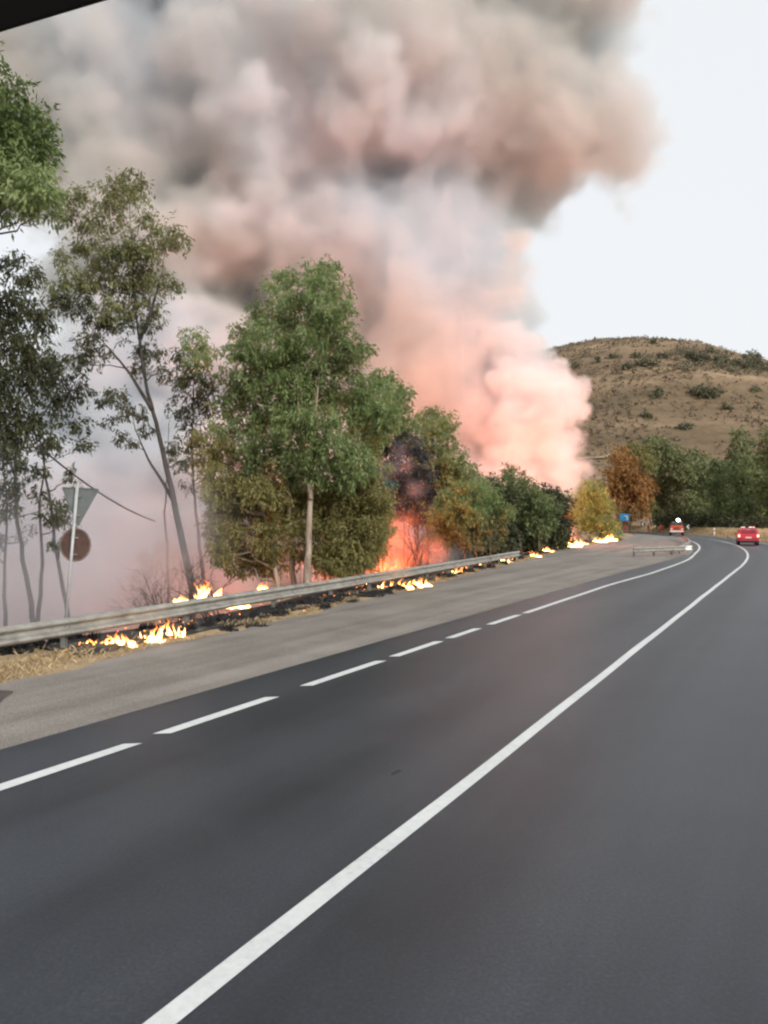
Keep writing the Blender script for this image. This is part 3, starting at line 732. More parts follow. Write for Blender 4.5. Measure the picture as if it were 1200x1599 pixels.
# green scrub along the right-hand ridge
cl = []
for _ in range(95):
    px = rng.uniform(1058, 1215); py = 549 + (px - 1058) * 0.085 + rng.uniform(0, 1) ** 1.5 * 30
    q = hill_hit(px, py)
    if q is not None and mnoise.noise(Vector((px * 0.03, py * 0.09, 2))) > -0.15: cl.append((q + Vector((0, 0, 0.5)), rng.uniform(1.2, 2.6)))
v, f = leaves(cl, 0.9, 0.6, -0.5, 0.1, 0.5)
tag(link('ridge_scrub', np_mesh('ridge_scrub', v, f), leaf_mat('ridge_scrub_leaf', (0.10, 0.10, 0.066), (0.155, 0.15, 0.098), (0.22, 0.205, 0.135))), kind='stuff')
# ------------------------------------------------------------------ guardrails
def galv(name, a, b, rough=0.5):
    m, n, out = new_mat(name)
    p = N(n, 'ShaderNodeBsdfPrincipled', i_Roughness=rough, i_Metallic=0.2)
    tc = N(n, 'ShaderNodeTexCoord')
    nz = N(n, 'ShaderNodeTexNoise', i_Scale=3.0, i_Detail=7.0, i_Roughness=0.7)
    n.links.new(tc.outputs['Object'], nz.inputs['Vector'])
    r = ramp(n, [(0.35, a), (0.65, b)])
    n.links.new(nz.outputs['Fac'], r.inputs['Fac']); n.links.new(r.outputs[0], p.inputs['Base Color'])
    n.links.new(p.outputs[0], out.inputs['Surface'])
    return m
M_RAIL = galv('galvanised_steel', (0.17, 0.165, 0.148), (0.34, 0.33, 0.30))
M_POST = galv('weathered_steel', (0.17, 0.165, 0.155), (0.33, 0.32, 0.30), 0.65)
M_BOLT = galv('bolt_steel', (0.14, 0.14, 0.13), (0.24, 0.24, 0.22))
# W profile (offset towards the road, height): two ridges with a valley between, closed with a thin back
WP = [(0.000, 0.155), (0.022, 0.152), (0.074, 0.122), (0.088, 0.104), (0.088, 0.086), (0.074, 0.066), (0.008, 0.030), (0.0, 0.012), (0.0, -0.012), (0.008, -0.030), (0.074, -0.066), (0.088, -0.086), (0.088, -0.104), (0.074, -0.122), (0.022, -0.152), (0.000, -0.155)]
def beam(pts, zc, side, parent, name='rail_beam'):
    """one pressed W-beam along the ground points pts; side = unit function giving the direction the face looks to"""
    v, f = [], []; m = len(WP)
    for i, p in enumerate(pts):
        t = (pts[min(i + 1, len(pts) - 1)] - pts[max(i - 1, 0)]).normalized(); o = Vector((t.y, -t.x, 0)) * side
        for a, h in WP: v.append(Vector((p.x, p.y, zc + h)) + o * a)
        for a, h in WP[::-1]: v.append(Vector((p.x, p.y, zc + h)) + o * (a - 0.006))
    n2 = 2 * m
    for i in range(len(pts) - 1):
        for k in range(n2): f.append((i * n2 + k, i * n2 + (k + 1) % n2, (i + 1) * n2 + (k + 1) % n2, (i + 1) * n2 + k))
    f.append(tuple(range(n2))); f.append(tuple((len(pts) - 1) * n2 + k for k in range(n2))[::-1])
    o = link(name, mesh_from(name, v, f), M_RAIL, parent)
    bm = bmesh.new(); bm.from_mesh(o.data); bmesh.ops.recalc_face_normals(bm, faces=bm.faces); bm.to_mesh(o.data); bm.free()
    return o
post_mb = MB()
post_mb.prism([(-0.05, -0.03), (0.05, -0.03), (0.05, -0.023), (-0.043, -0.023), (-0.043, 0.023), (0.05, 0.023), (0.05, 0.03), (-0.05, 0.03)], (0, 0, 0), (1, 0, 0), (0, 1, 0), (0, 0, 1), 1.0)
ZC = 0.44
def guardrail(label, path, posts, seg_len, side, group=None):
    """path: ground points; posts: distances along it"""
    root = empty('guardrail', path[0]); tag(root, label, 'guardrail', group)
    cum = [0.0]
    for a, b in zip(path[:-1], path[1:]): cum.append(cum[-1] + (b - a).length)
    def P(d):
        d = min(max(d, 0), cum[-1]); i = max(0, min(len(path) - 2, int(np.searchsorted(cum, d)) - 1))
        return path[i].lerp(path[i + 1], (d - cum[i]) / (cum[i + 1] - cum[i]))
    d = 0.0; k = 0
    while d < cum[-1] - 0.05:
        e = min(cum[-1], d + seg_len); m = max(2, int((e - d) / 0.5))
        pts = [P(d + (e + 0.12 - d) * i / m) - path[0] for i in range(m + 1)]
        off = 0.004 * (k % 2)
        beam([p + Vector((0, 0, 0)) for p in pts], ZC - path[0].z + off, side, root).location = (off, 0, 0)
        d = e; k += 1
    first = None
    for d in posts:
        q, q2 = P(d), P(d + 0.1); t = (q2 - q).normalized() if (q2 - q).length > 1e-6 else Vector((0, 1, 0)); o = Vector((t.y, -t.x, 0)) * side
        b = q - path[0] - o * 0.12
        g = ground_h(q.x, q.y) - 0.25
        if first is None:
            ob = post_mb.build('post', M_POST, root); first = ob
            sp = MB(); sp.box((0, 0, 0), (0.11, 0.12, 0.16)); sp_o = sp.build('spacer', M_POST, ob, bevel=0.008)
            bo = MB(); bo.tube([(0, 0, 0), (0.014, 0, 0)], 0.017, 8); bo_o = bo.build('bolt', M_BOLT, ob)
            ch = [sp_o, bo_o]
        else:
            ob = first.copy(); COL.objects.link(ob); ob.parent = root; ch = []
            for c0 in (sp_o, bo_o):
                c = c0.copy(); COL.objects.link(c); c.parent = ob; ch.append(c)
        hgt = ZC + 0.12 - g
        ob.location = (b.x, b.y, g - path[0].z); ob.rotation_euler = (0, 0, math.atan2(o.y, o.x)); ob.scale = (1, 1, hgt)
        ch[0].location = (0.085, 0, (ZC - g) / hgt); ch[0].scale = (0.72, 1, 1 / hgt)
        ch[1].location = (0.128, 0, (ZC - g) / hgt); ch[1].scale = (1, 1, 1 / hgt)
    return root
rp = [sn(s, interp(RAIL, s)) for s in np.arange(-8, 41.5, 1.0)]
posts = [s + 8 for s in (-6.4, -3.2, 0, 3.0, 5.6, 8.8, 12.0, 15.3, 18.3, 20.9, 23.7, 26.2, 28.7, 31.5, 34.3, 37.0, 39.5, 41.2)]
gr = guardrail('long galvanised guardrail along the burning verge beside the layby', rp, [p * 1.006 for p in posts], 4.0, 1)
ctl = [Vector((15.55, 48.0, 0)), Vector((16.6, 48.75, 0)), Vector((17.8, 49.6, 0)), Vector((19.0, 50.45, 0)), Vector((20.1, 51.3, 0))]
gi = guardrail('short guardrail with white rounded end on the island of the bend', ctl, [0.25, 2.3, 4.2], 2.9, 1)
# rounded nose and return along the road edge
nose = [Vector((20.1, 51.3, 0)) + Vector((0.55 * math.sin(a) * 1.4, 0.6 * (1 - math.cos(a)) + 0.45 * math.sin(a), 0)) for a in np.linspace(0, math.pi * 0.93, 9)]
base0 = ctl[0]
M_WHITE = simple('white_paint', (0.72, 0.72, 0.69), 0.55, 0, 0.15, 5.0)
nb = beam([p - base0 for p in nose], ZC, 1, gi, 'end_nose'); nb.data.materials.clear(); nb.data.materials.append(M_WHITE)
pole_pts = [sn(s, edge_l(s) - 0.85) for s in np.arange(56, 106, 1.0)]
gs = guardrail('second guardrail returning along the inside of the bend behind the island nose', pole_pts, [0.5, 4, 8, 12, 16, 20, 24, 28, 32, 36, 40, 44, 48], 4.0, 1)

# ------------------------------------------------------------------ road signs
M_POLE = galv('sign_pole_steel', (0.27, 0.28, 0.28), (0.42, 0.43, 0.43), 0.5)
M_TRI = galv('sign_back_grey', (0.105, 0.118, 0.118), (0.155, 0.17, 0.17), 0.5)
M_RND = simple('rusty_sign_back', (0.062, 0.03, 0.022), 0.7, 0.1, 0.45, 6.0)
M_RIM = simple('sign_rim', (0.13, 0.10, 0.085), 0.6, 0.2, 0.3, 6.0)
YS = 14.6
pt, pb = at(121, 757, YS), at(103, 968, YS)
g = ground_h(pb.x, pb.y); dirp = (pt - pb).normalized(); foot = pb + dirp * ((g - 0.2 - pb.z) / dirp.z)
rs = empty('road_sign', foot)
tag(rs, 'leaning signpost seen from behind with grey triangle above rusty round plate', 'road sign')
mb = MB(); mb.tube([Vector((0, 0, 0)), pt - foot], [0.031, 0.031], 10); mb.build('pole', M_POLE, rs, True)
mb = MB(); mb.tube([(pt - foot) - dirp * 0.004, (pt - foot) + dirp * 0.012], [0.034, 0.030], 10); mb.build('pole_cap', M_POLE, rs)
fx, fy = Vector((0.95, 0.31, 0)).normalized(), Vector((-0.31, 0.95, 0)).normalized()   # plates face back along the road; we see their rear
tl, tr_, bt = at(94, 760, YS) - foot, at(154, 763, YS) - foot, at(120, 823, YS) - foot
def plate_poly(pts, depth, name, mat, rim, rmat):
    c = sum(pts, Vector()) / len(pts); off = Vector((0, 0.06, 0)); nn = Vector((-0.15, 1, 0)).normalized()
    mb = MB(); n_ = len(pts); vs = [p + off for p in pts] + [p + off + nn * depth for p in pts]
    mb.add(vs, [tuple(range(n_)), tuple(range(n_, 2 * n_))[::-1]] + [(i, n_ + i, n_ + (i + 1) % n_, (i + 1) % n_) for i in range(n_)])
    o = mb.build(name, mat, rs)
    rb = MB(); inner = [c + (p - c) * (1 - rim) for p in pts]
    for i in range(n_):
        a, b, a2, b2 = pts[i], pts[(i + 1) % n_], inner[i], inner[(i + 1) % n_]
        vs = [q + off - nn * 0.018 for q in (a, b, b2, a2)] + [q + off - nn * 0.002 for q in (a, b, b2, a2)]
        rb.add(vs, [(0, 1, 2, 3), (4, 7, 6, 5), (0, 4, 5, 1), (1, 5, 6, 2), (2, 6, 7, 3), (3, 7, 4, 0)])
    rb.build('rim', rmat, o)
    return o
def round_corner(tri, r, m=5):
    out = []
    for i in range(3):
        p, a, b = tri[i], tri[i - 1], tri[(i + 1) % 3]
        s_, e_ = p + (a - p).normalized() * r, p + (b - p).normalized() * r
        for k in range(m + 1):
            t = k / m; out.append(s_.lerp(p, t).lerp(p.lerp(e_, t), t))
    return out
plate_poly(round_corner([tl, tr_, bt], 0.05), 0.004, 'triangle_plate', M_TRI, 0.07, M_TRI)
cc = at(116, 851, YS) - foot
rr_ = 22.5 * YS / FPX
plate_poly([cc + Vector((math.cos(a) * rr_ * 1.02, math.cos(a) * 0.05, math.sin(a) * rr_ * 1.18)) for a in np.linspace(0, 2 * math.pi, 33)[:-1]], 0.004, 'round_plate', M_RND, 0.10, M_RIM)
for h in (at(120, 775, YS), at(118, 805, YS), at(115, 840, YS), at(113, 866, YS)):
    q = h - foot; mb = MB(); mb.box((q.x, q.y + 0.035, q.z), (0.14, 0.035, 0.03)); mb.build('clamp', M_BOLT, rs)

M_BLUE = simple('blue_sign_face', (0.018, 0.235, 0.50), 0.45, 0, 0.08, 1.0)
M_SIGNW = simple('sign_white', (0.75, 0.76, 0.75), 0.5, 0, 0.05, 1.0)
YB = 150
b0, b1 = at(968.5, 813.5, YB), at(983.5, 802, YB)
bw, bh = b1.x - b0.x, b1.z - b0.z
bx_, by_ = (b0.x + b1.x) / 2, YB
gz = ground_h(bx_, by_)
bs = empty('direction_sign', (bx_, by_, gz))
tag(bs, 'small blue roadside sign with a white bent arrow beyond the flames', 'sign')
mb = MB(); mb.box((0, 0, (b0.z + b1.z) / 2 - gz), (bw, 0.05, bh)); pan = mb.build('sign_panel', M_BLUE, bs, bevel=0.012)
zc_ = (b0.z + b1.z) / 2 - gz
mb = MB(); mb.box((0.26 * bw, -0.03, zc_ - 0.06 * bh), (0.11 * bw, 0.012, 0.52 * bh)); mb.box((0.09 * bw, -0.03, zc_ + 0.17 * bh), (0.25 * bw, 0.011, 0.10 * bh))
mb.add([(0.26 * bw + x, -0.036, zc_ + z) for x, z in ((-0.14 * bw, -0.24 * bh), (0.14 * bw, -0.24 * bh), (0, -0.42 * bh))] + [(0.26 * bw + x, -0.026, zc_ + z) for x, z in ((-0.14 * bw, -0.24 * bh), (0.14 * bw, -0.24 * bh), (0, -0.42 * bh))], [(0, 2, 1), (3, 4, 5), (0, 1, 4, 3), (1, 2, 5, 4), (2, 0, 3, 5)])
mb.build('arrow', M_SIGNW, bs)
for sx in (-0.3, 0.3):
    mb = MB(); mb.box((sx * bw, 0.075, (zc_ + bh * 0.45) / 2), (0.09, 0.07, zc_ + bh * 0.45)); mb.build('post', M_POST, bs)

M_BLK = simple('black_panel', (0.014, 0.014, 0.015), 0.5)
def chevron(px, py, Y, label):
    c = at(px, py, Y); gz = ground_h(c.x, c.y); r = empty('chevron_sign', (c.x, c.y, gz)); tag(r, label, 'sign', 'chevron signs on the outside of the bend')
    zc = c.z - gz; k = Y / 170
    mb = MB(); mb.box((0, 0, zc), (0.95 * k, 0.04, 1.0 * k)); mb.build('panel', M_BLK, r, bevel=0.008)
    mb = MB()
    for sgn in (1, -1):
        p = [(-0.34, 0.0), (-0.06, 0.0), (0.32, 0.42), (0.06, 0.42)] if sgn > 0 else [(-0.34, 0.0), (0.06, -0.42), (0.32, -0.42), (-0.06, 0.0)]
        mb.prism([(a * k, zc + b * k) for a, b in p], (0, -0.034 - 0.001 * sgn, 0), (1, 0, 0), (0, 0, 1), (0, 1, 0), 0.01)
    mb.build('chevron', M_SIGNW, r)
    mb = MB(); mb.box((0, 0.055, (zc + 0.3 * k) / 2 - 0.1), (0.08, 0.06, zc + 0.3 * k + 0.2)); mb.build('post', M_POST, r)
chevron(1004.5, 818.5, 168, 'white left-pointing chevron between the blue sign and the lone firefighter')
chevron(1075, 822.5, 132, 'white left-pointing chevron just right of the orange truck')
c = at(1116, 829, 118); gz = ground_h(c.x, c.y)
mp_ = empty('marker_post', (c.x, c.y, gz)); tag(mp_, 'small white marker post on the dry bank under the far trees', 'marker post')
mb = MB(); mb.prism([(-0.09, -0.05), (0.09, -0.05), (0.06, 0.06), (-0.06, 0.06)], (0, 0, -0.1), (1, 0, 0), (0, 1, 0), (0, 0, 1), 0.85); mb.build('shaft', M_WHITE, mp_, bevel=0.008)
mb = MB(); mb.box((0, 0, 0.85), (0.185, 0.115, 0.20)); mb.build('reflector_band', M_BLK, mp_, bevel=0.004)
mb = MB(); mb.prism([(-0.09, -0.05), (0.09, -0.05), (0.06, 0.06), (-0.06, 0.06)], (0, 0, 0.952), (1, 0, 0), (0, 1, 0), (0, 0, 1), 0.30); mb.build('head', M_WHITE, mp_, bevel=0.01)

# ------------------------------------------------------------------ vehicles
def car_paint(name, col, rough=0.35):
    m, n, out = new_mat(name)
    p = N(n, 'ShaderNodeBsdfPrincipled', i_Roughness=rough)
    p.inputs['Coat Weight'].default_value = 0.4; p.inputs['Coat Roughness'].default_value = 0.15
    tc = N(n, 'ShaderNodeTexCoord'); nz = N(n, 'ShaderNodeTexNoise', i_Scale=2.0, i_Detail=5.0)
    sp = N(n, 'ShaderNodeSeparateXYZ'); n.links.new(tc.outputs['Object'], sp.inputs[0]); n.links.new(tc.outputs['Object'], nz.inputs['Vector'])
    mu = N(n, 'ShaderNodeMath', operation='MULTIPLY_ADD', i_1=-0.9, i_2=0.75); n.links.new(sp.outputs['Z'], mu.inputs[0])
    ad = N(n, 'ShaderNodeMath', operation='MULTIPLY', use_clamp=True); n.links.new(mu.outputs[0], ad.inputs[0]); n.links.new(nz.outputs['Fac'], ad.inputs[1])
    mx = N(n, 'ShaderNodeMixRGB'); mx.inputs[1].default_value = (*col, 1); mx.inputs[2].default_value = (0.20, 0.16, 0.12, 1)   # road dust low on the body
    n.links.new(ad.outputs[0], mx.inputs[0]); n.links.new(mx.outputs[0], p.inputs['Base Color']); n.links.new(p.outputs[0], out.inputs['Surface'])
    return m
M_RED = car_paint('red_car_paint', (0.34, 0.012, 0.030)); M_ORANGE = car_paint('orange_truck_paint', (0.55, 0.085, 0.03))
M_GLASS = simple('dark_glass', (0.035, 0.038, 0.042), 0.12, 0, 0.1); M_TYRE = simple('tyre_rubber', (0.018, 0.018, 0.018), 0.85); M_HUB = simple('wheel_rim', (0.33, 0.33, 0.34), 0.4, 0.6)
M_PLATE = simple('number_plate', (0.62, 0.60, 0.55), 0.5); M_PLAST = simple('black_plastic', (0.022, 0.022, 0.023), 0.6); M_CHROME = simple('grey_metal', (0.4, 0.4, 0.4), 0.35, 0.7)
M_BRAKE = emit('brake_light', (1.0, 0.28, 0.20), 5.5); M_WORK = emit('work_light', (1.0, 0.98, 0.92), 30.0); M_HEAD = emit('head_light', (1.0, 0.80, 0.60), 3.0)
M_LBAR = simple('roof_white', (0.78, 0.76, 0.74), 0.4)
def wheel(parent, x, y, r, w, twin=False):
    o = MB(); pr = [(0.55, -0.5), (0.93, -0.5), (1.0, -0.36), (1.0, 0.36), (0.93, 0.5), (0.55, 0.5)]; n_ = 20; vs, fs = [], []
    for k in range(n_):
        a = 2 * math.pi * k / n_
        for q, h in pr: vs.append((h * w, q * r * math.cos(a), q * r * math.sin(a)))
    m = len(pr)
    for k in range(n_):
        for i in range(m): fs.append((k * m + i, k * m + (i + 1) % m, ((k + 1) % n_) * m + (i + 1) % m, ((k + 1) % n_) * m + i))
    o.add(vs, fs); t = o.build('wheel', M_TYRE, parent, False); t.location = (x, y, r)
    h = MB(); h.tube([(-0.4 * w, 0, 0), (0.4 * w, 0, 0)], r * 0.56, 14); h.build('rim', M_HUB, t)
    return t
def body_shell(name, prof, half_w, parent, mat, tuck, z_waist, z_roof):
    """side profile (y, z) swept across the width, sides leaning in above the waist"""
    mb = MB(); n_ = len(prof)
    rows = [-1, -0.93, -0.6, 0, 0.6, 0.93, 1]; vs, fs = [], []
    for k, u in enumerate(rows):
        inset = 0.05 if abs(u) == 1 else 0.0
        for (y, z) in prof:
            t = max(0, (z - z_waist) / (z_roof - z_waist)); w = half_w * (1 - tuck * t ** 1.3)
            cy_, cz_ = 0.0, 0.8
            vs.append((u * w, cy_ + (y - cy_) * (1 - inset * 0.5), cz_ + (z - cz_) * (1 - inset)))
    for k in range(len(rows) - 1):
        for i in range(n_): fs.append((k * n_ + i, k * n_ + (i + 1) % n_, (k + 1) * n_ + (i + 1) % n_, (k + 1) * n_ + i))
    fs.append(tuple(range(n_))); fs.append(tuple((len(rows) - 1) * n_ + i for i in range(n_))[::-1])
    mb.add(vs, fs); o = mb.build(name, mat, parent, True)
    return o
# red car, rear view: local +Y forwards
cpos = Vector((34.9, 73.8, 0)); crz = -(U + math.atan(-0.0034 * 41)) - R(2)
car = empty('estate_car', cpos, crz)
tag(car, 'red estate car with lit brake lights and white roof bars driving into the bend', 'car')
prof = [(-1.98, 0.36), (-2.06, 0.55), (-2.04, 0.80), (-1.98, 0.98), (-1.86, 1.25), (-1.74, 1.47), (-1.55, 1.55), (-0.9, 1.60), (-0.1, 1.58), (0.30, 1.48), (1.0, 1.05), (1.75, 0.95), (2.02, 0.80), (2.08, 0.55), (2.0, 0.36), (1.0, 0.27), (-1.0, 0.27)]
body_shell('body', prof, 0.90, car, M_RED, 0.20, 0.95, 1.6)
def quad(name, pts, depth, mat, parent):
    p = [Vector(q) for q in pts]; nn = (p[1] - p[0]).cross(p[3] - p[0]).normalized(); n_ = len(p)
    mb = MB(); mb.add([q for q in p] + [q + nn * depth for q in p], [tuple(range(n_))[::-1], tuple(range(n_, 2 * n_))] + [(i, (i + 1) % n_, n_ + (i + 1) % n_, n_ + i) for i in range(n_)])
    return mb.build(name, mat, parent)
quad('rear_window', [(-0.66, -1.915, 1.10), (0.66, -1.915, 1.10), (0.56, -1.765, 1.42), (-0.56, -1.765, 1.42)], 0.03, simple('rear_glass', (0.16, 0.018, 0.03), 0.12), car)
for sx in (-1, 1):
    for (y0, y1, y2, y3) in ((-1.45, -0.55, -0.55, -1.38), (-0.47, 0.62, 0.18, -0.47)):
        x0, x1 = sx * 0.895, sx * 0.80
        pts = [(x0, y0, 1.02), (x0, y1, 1.02), (x1, y2, 1.42), (x1, y3, 1.42)]
        quad('side_window', pts if sx > 0 else pts[::-1], 0.018, M_GLASS, car)
    mb = MB(); mb.box((sx * 0.80, -2.02, 0.90), (0.17, 0.09, 0.24)); mb.build('tail_light', M_BRAKE, car, bevel=0.02)
    mb = MB(); mb.box((sx * 0.98, 0.55, 1.05), (0.18, 0.10, 0.14)); mb.build('mirror', M_RED, car, bevel=0.03)
    for y in (-1.25, 1.28): wheel(car, sx * 0.80, y, 0.33, 0.22)
    mb = MB(); mb.tube([(sx * 0.6, -1.45, 1.58), (sx * 0.6, -1.4, 1.64), (sx * 0.6, 0.0, 1.655), (sx * 0.6, 0.08, 1.58)], 0.022, 6); mb.build('roof_rail', M_CHROME, car)
mb = MB(); mb.box((0, -2.05, 0.50), (1.72, 0.12, 0.22)); mb.build('rear_bumper', M_RED, car, bevel=0.04)
mb = MB(); mb.box((0, -2.075, 0.74), (0.50, 0.03, 0.12)); mb.build('number_plate', M_PLATE, car)
mb = MB(); mb.box((0, -2.03, 0.29), (1.3, 0.16, 0.10)); mb.build('diffuser', M_PLAST, car, bevel=0.02)
mb = MB(); mb.box((0, -1.86, 1.475), (0.32, 0.04, 0.045)); mb.build('high_brake_light', emit('dim_brake', (1, 0.35, 0.32), 0.9), car)
for x_, l_ in ((-0.42, 0.36), (0.22, 0.34), (0.5, 0.16)):
    mb = MB(); mb.box((x_, -1.15 + 0.1 * l_, 1.69), (l_, 0.62, 0.12)); mb.build('roof_load', M_LBAR, car, bevel=0.035)
# orange truck
tpos = Vector((47.9, 126.0, 0)); tr0 = empty('fire_truck', tpos, -R(20))
tr0.scale = (0.92, 0.92, 0.92)
tag(tr0, 'orange emergency truck with a bright white work light on its roof', 'truck')
mb = MB(); mb.box((0.1, 1.2, 0.75), (2.1, 4.6, 0.28)); mb.build('chassis', M_PLAST, tr0, bevel=0.03)
mb = MB(); mb.box((0.1, -0.45, 1.28), (2.25, 1.5, 0.95)); mb.build('body', M_ORANGE, tr0, bevel=0.08)
mb = MB(); mb.box((0.12, -0.35, 2.06), (1.9, 1.3, 0.66), taper=0.9); cabn = mb.build('cab', simple('cab_grey', (0.25, 0.235, 0.21), 0.5), tr0, bevel=0.06)
for x_ in (-0.36, 0.56):
    quad('windscreen', [(x_ - 0.42, -1.018, 1.80), (x_ + 0.42, -1.018, 1.80), (x_ + 0.39, -0.965, 2.30), (x_ - 0.39, -0.965, 2.30)], 0.02, M_GLASS, tr0)
mb = MB(); mb.box((0.1, 1.75, 1.5), (2.2, 2.6, 1.2)); mb.build('equipment_box', M_PLAST, tr0, bevel=0.06)
for i in range(4):
    mb = MB(); mb.box((0.12, -1.215, 1.02 + 0.13 * i), (0.95, 0.03, 0.06)); mb.build('grille_bar', M_PLAST, tr0)
mb = MB(); mb.box((0.1, -1.25, 0.72), (2.3, 0.22, 0.24)); mb.build('bumper', M_LBAR, tr0, bevel=0.04)
for x_ in (-0.78, 0.98):
    mb = MB(); mb.tube([(x_, -1.20, 1.10), (x_, -1.25, 1.10)], 0.13, 14); mb.build('headlight', M_LBAR, tr0)
    mb = MB(); mb.tube([(x_ * 1.25, -0.9, 1.9), (x_ * 1.42, -1.0, 2.0)], 0.02, 6); mb.box((x_ * 1.45, -1.02, 1.95), (0.2, 0.06, 0.36)); mb.build('mirror', M_PLAST, tr0)
for x_ in (-0.92, 1.12):
    for y in (-0.4, 2.7): wheel(tr0, x_, y, 0.5, 0.36)
mb = MB(); mb.tube([(0.35, -0.5, 2.38), (0.35, -0.5, 2.62)], 0.05, 8); mb.build('light_mast', M_PLAST, tr0)
bm = bmesh.new(); bmesh.ops.create_uvsphere(bm, u_segments=14, v_segments=9, radius=0.24); me = bpy.data.meshes.new('work_light'); bm.to_mesh(me); bm.free()
wl = link('work_light', me, M_WORK, tr0); wl.location = (0.35, -0.6, 2.72)
mb = MB(); mb.box((0.35, -0.36, 2.72), (0.5, 0.08, 0.42)); mb.build('light_housing', M_LBAR, tr0, bevel=0.03)
mb = MB(); mb.box((0.78, -0.5, 2.50), (0.3, 0.3, 0.16)); mb.build('beacon', M_LBAR, tr0, bevel=0.04)

# ------------------------------------------------------------------ people
M_SUIT = simple('orange_suit', (0.50, 0.065, 0.035), 0.8, 0, 0.25, 9.0); M_SKIN = simple('skin', (0.42, 0.25, 0.18), 0.6); M_BAND = simple('pale_band', (0.6, 0.58, 0.5), 0.5); M_HELM = simple('helmet_red', (0.45, 0.05, 0.03), 0.35); M_HAIR = simple('dark_hair', (0.02, 0.015, 0.012), 0.8); M_BOOT = simple('boot_black', (0.015, 0.014, 0.014), 0.7)
def skin_mesh(name, joints, edges, root=0, sub=2):
    me = bpy.data.meshes.new(name); me.from_pydata([j[0] for j in joints], edges, []); o = bpy.data.objects.new(name, me); COL.objects.link(o)
    md = o.modifiers.new('skin', 'SKIN'); 
    for i, j in enumerate(joints):
        sv = me.skin_vertices[0].data[i]; sv.radius = j[1]; sv.use_root = (i == root)
    ss = o.modifiers.new('sub', 'SUBSURF'); ss.levels = sub; ss.render_levels = sub
    dg = bpy.context.evaluated_depsgraph_get(); dg.update()
    m2 = bpy.data.meshes.new_from_object(o.evaluated_get(dg)); bpy.data.objects.remove(o); m2.name = name
    m2.polygons.foreach_set('use_smooth', [True] * len(m2.polygons))
    return m2
def person(pos, rz, label, arm_l, arm_r, stride, group='firefighters in orange beside the road'):
    r = empty('person', pos, rz); tag(r, label, 'person', group)
    J = [((0, 0, 0.95), (0.15, 0.11)), ((0, 0, 1.12), (0.145, 0.10)), ((0, 0, 1.32), (0.17, 0.115)), ((0, 0, 1.44), (0.11, 0.085)), ((0, 0, 1.52), (0.055, 0.055)), ((0, 0.01, 1.60), (0.075, 0.085)), ((0, 0.01, 1.70), (0.08, 0.095)), ((0, 0.0, 1.76), (0.05, 0.06))]
    E = [(i, i + 1) for i in range(7)]
    for sx, arm in ((-1, arm_l), (1, arm_r)):
        b = len(J); J.append(((sx * 0.19, 0, 1.41), (0.07, 0.07))); J.append((arm[0], (0.052, 0.052))); J.append((arm[1], (0.037, 0.037))); E += [(3, b), (b, b + 1), (b + 1, b + 2)]
        hp = Vector(arm[1]); dr = (hp - Vector(arm[0])).normalized()
        palm = hp + dr * 0.08; J.append((tuple(palm), (0.035, 0.02))); E.append((b + 2, b + 3))
        for k in range(4):
            q = palm + dr * (0.075, 0.09, 0.085, 0.065)[k] + Vector((0.0, (k - 1.5) * 0.021, 0)); J.append((tuple(q), (0.009, 0.009))); E.append((b + 3, len(J) - 1))
        J.append((tuple(hp + dr * 0.07 + Vector((-sx * 0.02, 0.06, 0))), (0.011, 0.011))); E.append((b + 2, len(J) - 1))
    for sx, st in ((-1, stride), (1, -stride)):
        b = len(J); J += [((sx * 0.10, 0, 0.88), (0.10, 0.105)), ((sx * 0.115, st * 0.5 + 0.02, 0.48), (0.07, 0.075)), ((sx * 0.12, st, 0.09), (0.045, 0.05)), ((sx * 0.13, st + 0.16, 0.035), (0.045, 0.033))]
        E += [(0, b), (b, b + 1), (b + 1, b + 2), (b + 2, b + 3)]
    body = link('body', skin_mesh('body', J, E), None, r)
    for m_ in (M_SUIT, M_SKIN, M_BOOT, M_BAND): body.data.materials.append(m_)
    hands = [Vector(a[1]) for a in (arm_l, arm_r)]
    for p in body.data.polygons:
        c = p.center
        p.material_index = 1 if (c.z > 1.50 or any((c - h).length < 0.22 and (c - h).dot((h - Vector(a[0])).normalized()) > 0 for h, a in zip(hands, (arm_l, arm_r)))) else 2 if c.z < 0.22 else 3 if (0.34 < c.z < 0.39 or 1.18 < c.z < 1.23) else 0
    mb = MB(); vs, fs = [], []; nr, nc = 5, 14
    for i in range(nr):
        a = math.pi / 2 * i / (nr - 1)
        for k in range(nc): g_ = 2 * math.pi * k / nc; vs.append((0.118 * math.cos(a) * math.cos(g_), 0.01 + 0.14 * math.cos(a) * math.sin(g_), 1.695 + 0.125 * math.sin(a)))
    for i in range(nr - 1):
        for k in range(nc): fs.append((i * nc + k, i * nc + (k + 1) % nc, (i + 1) * nc + (k + 1) % nc, (i + 1) * nc + k))
    fs.append(tuple(range(nc))[::-1])
    mb.add(vs, fs); hl = mb.build('helmet', M_HELM, r, True)
    mb = MB(); mb.tube([(0, 0.13, 1.625), (0, 0.118, 1.655)], [0.016, 0.010], 6); mb.build('nose', M_SKIN, r)
    for sx in (-1, 1):
        mb = MB(); mb.box((sx * 0.035, 0.108, 1.668), (0.03, 0.012, 0.014)); mb.build('eye', M_HAIR, r)
        mb = MB(); mb.box((sx * 0.093, 0.0, 1.64), (0.02, 0.04, 0.06)); mb.build('ear', M_SKIN, r, bevel=0.006)
    mb = MB(); mb.box((0, 0.105, 1.575), (0.05, 0.012, 0.012)); mb.build('mouth', M_HAIR, r)
    return r
def gp(px, Y): q = at(px, 815, Y); return Vector((q.x, q.y, max(ground_h(q.x, q.y), 0.0)))
dn = ((-0.24, -0.02, 1.13), (-0.25, 0.06, 0.88)); dnr = ((0.24, -0.02, 1.13), (0.25, 0.06, 0.88))
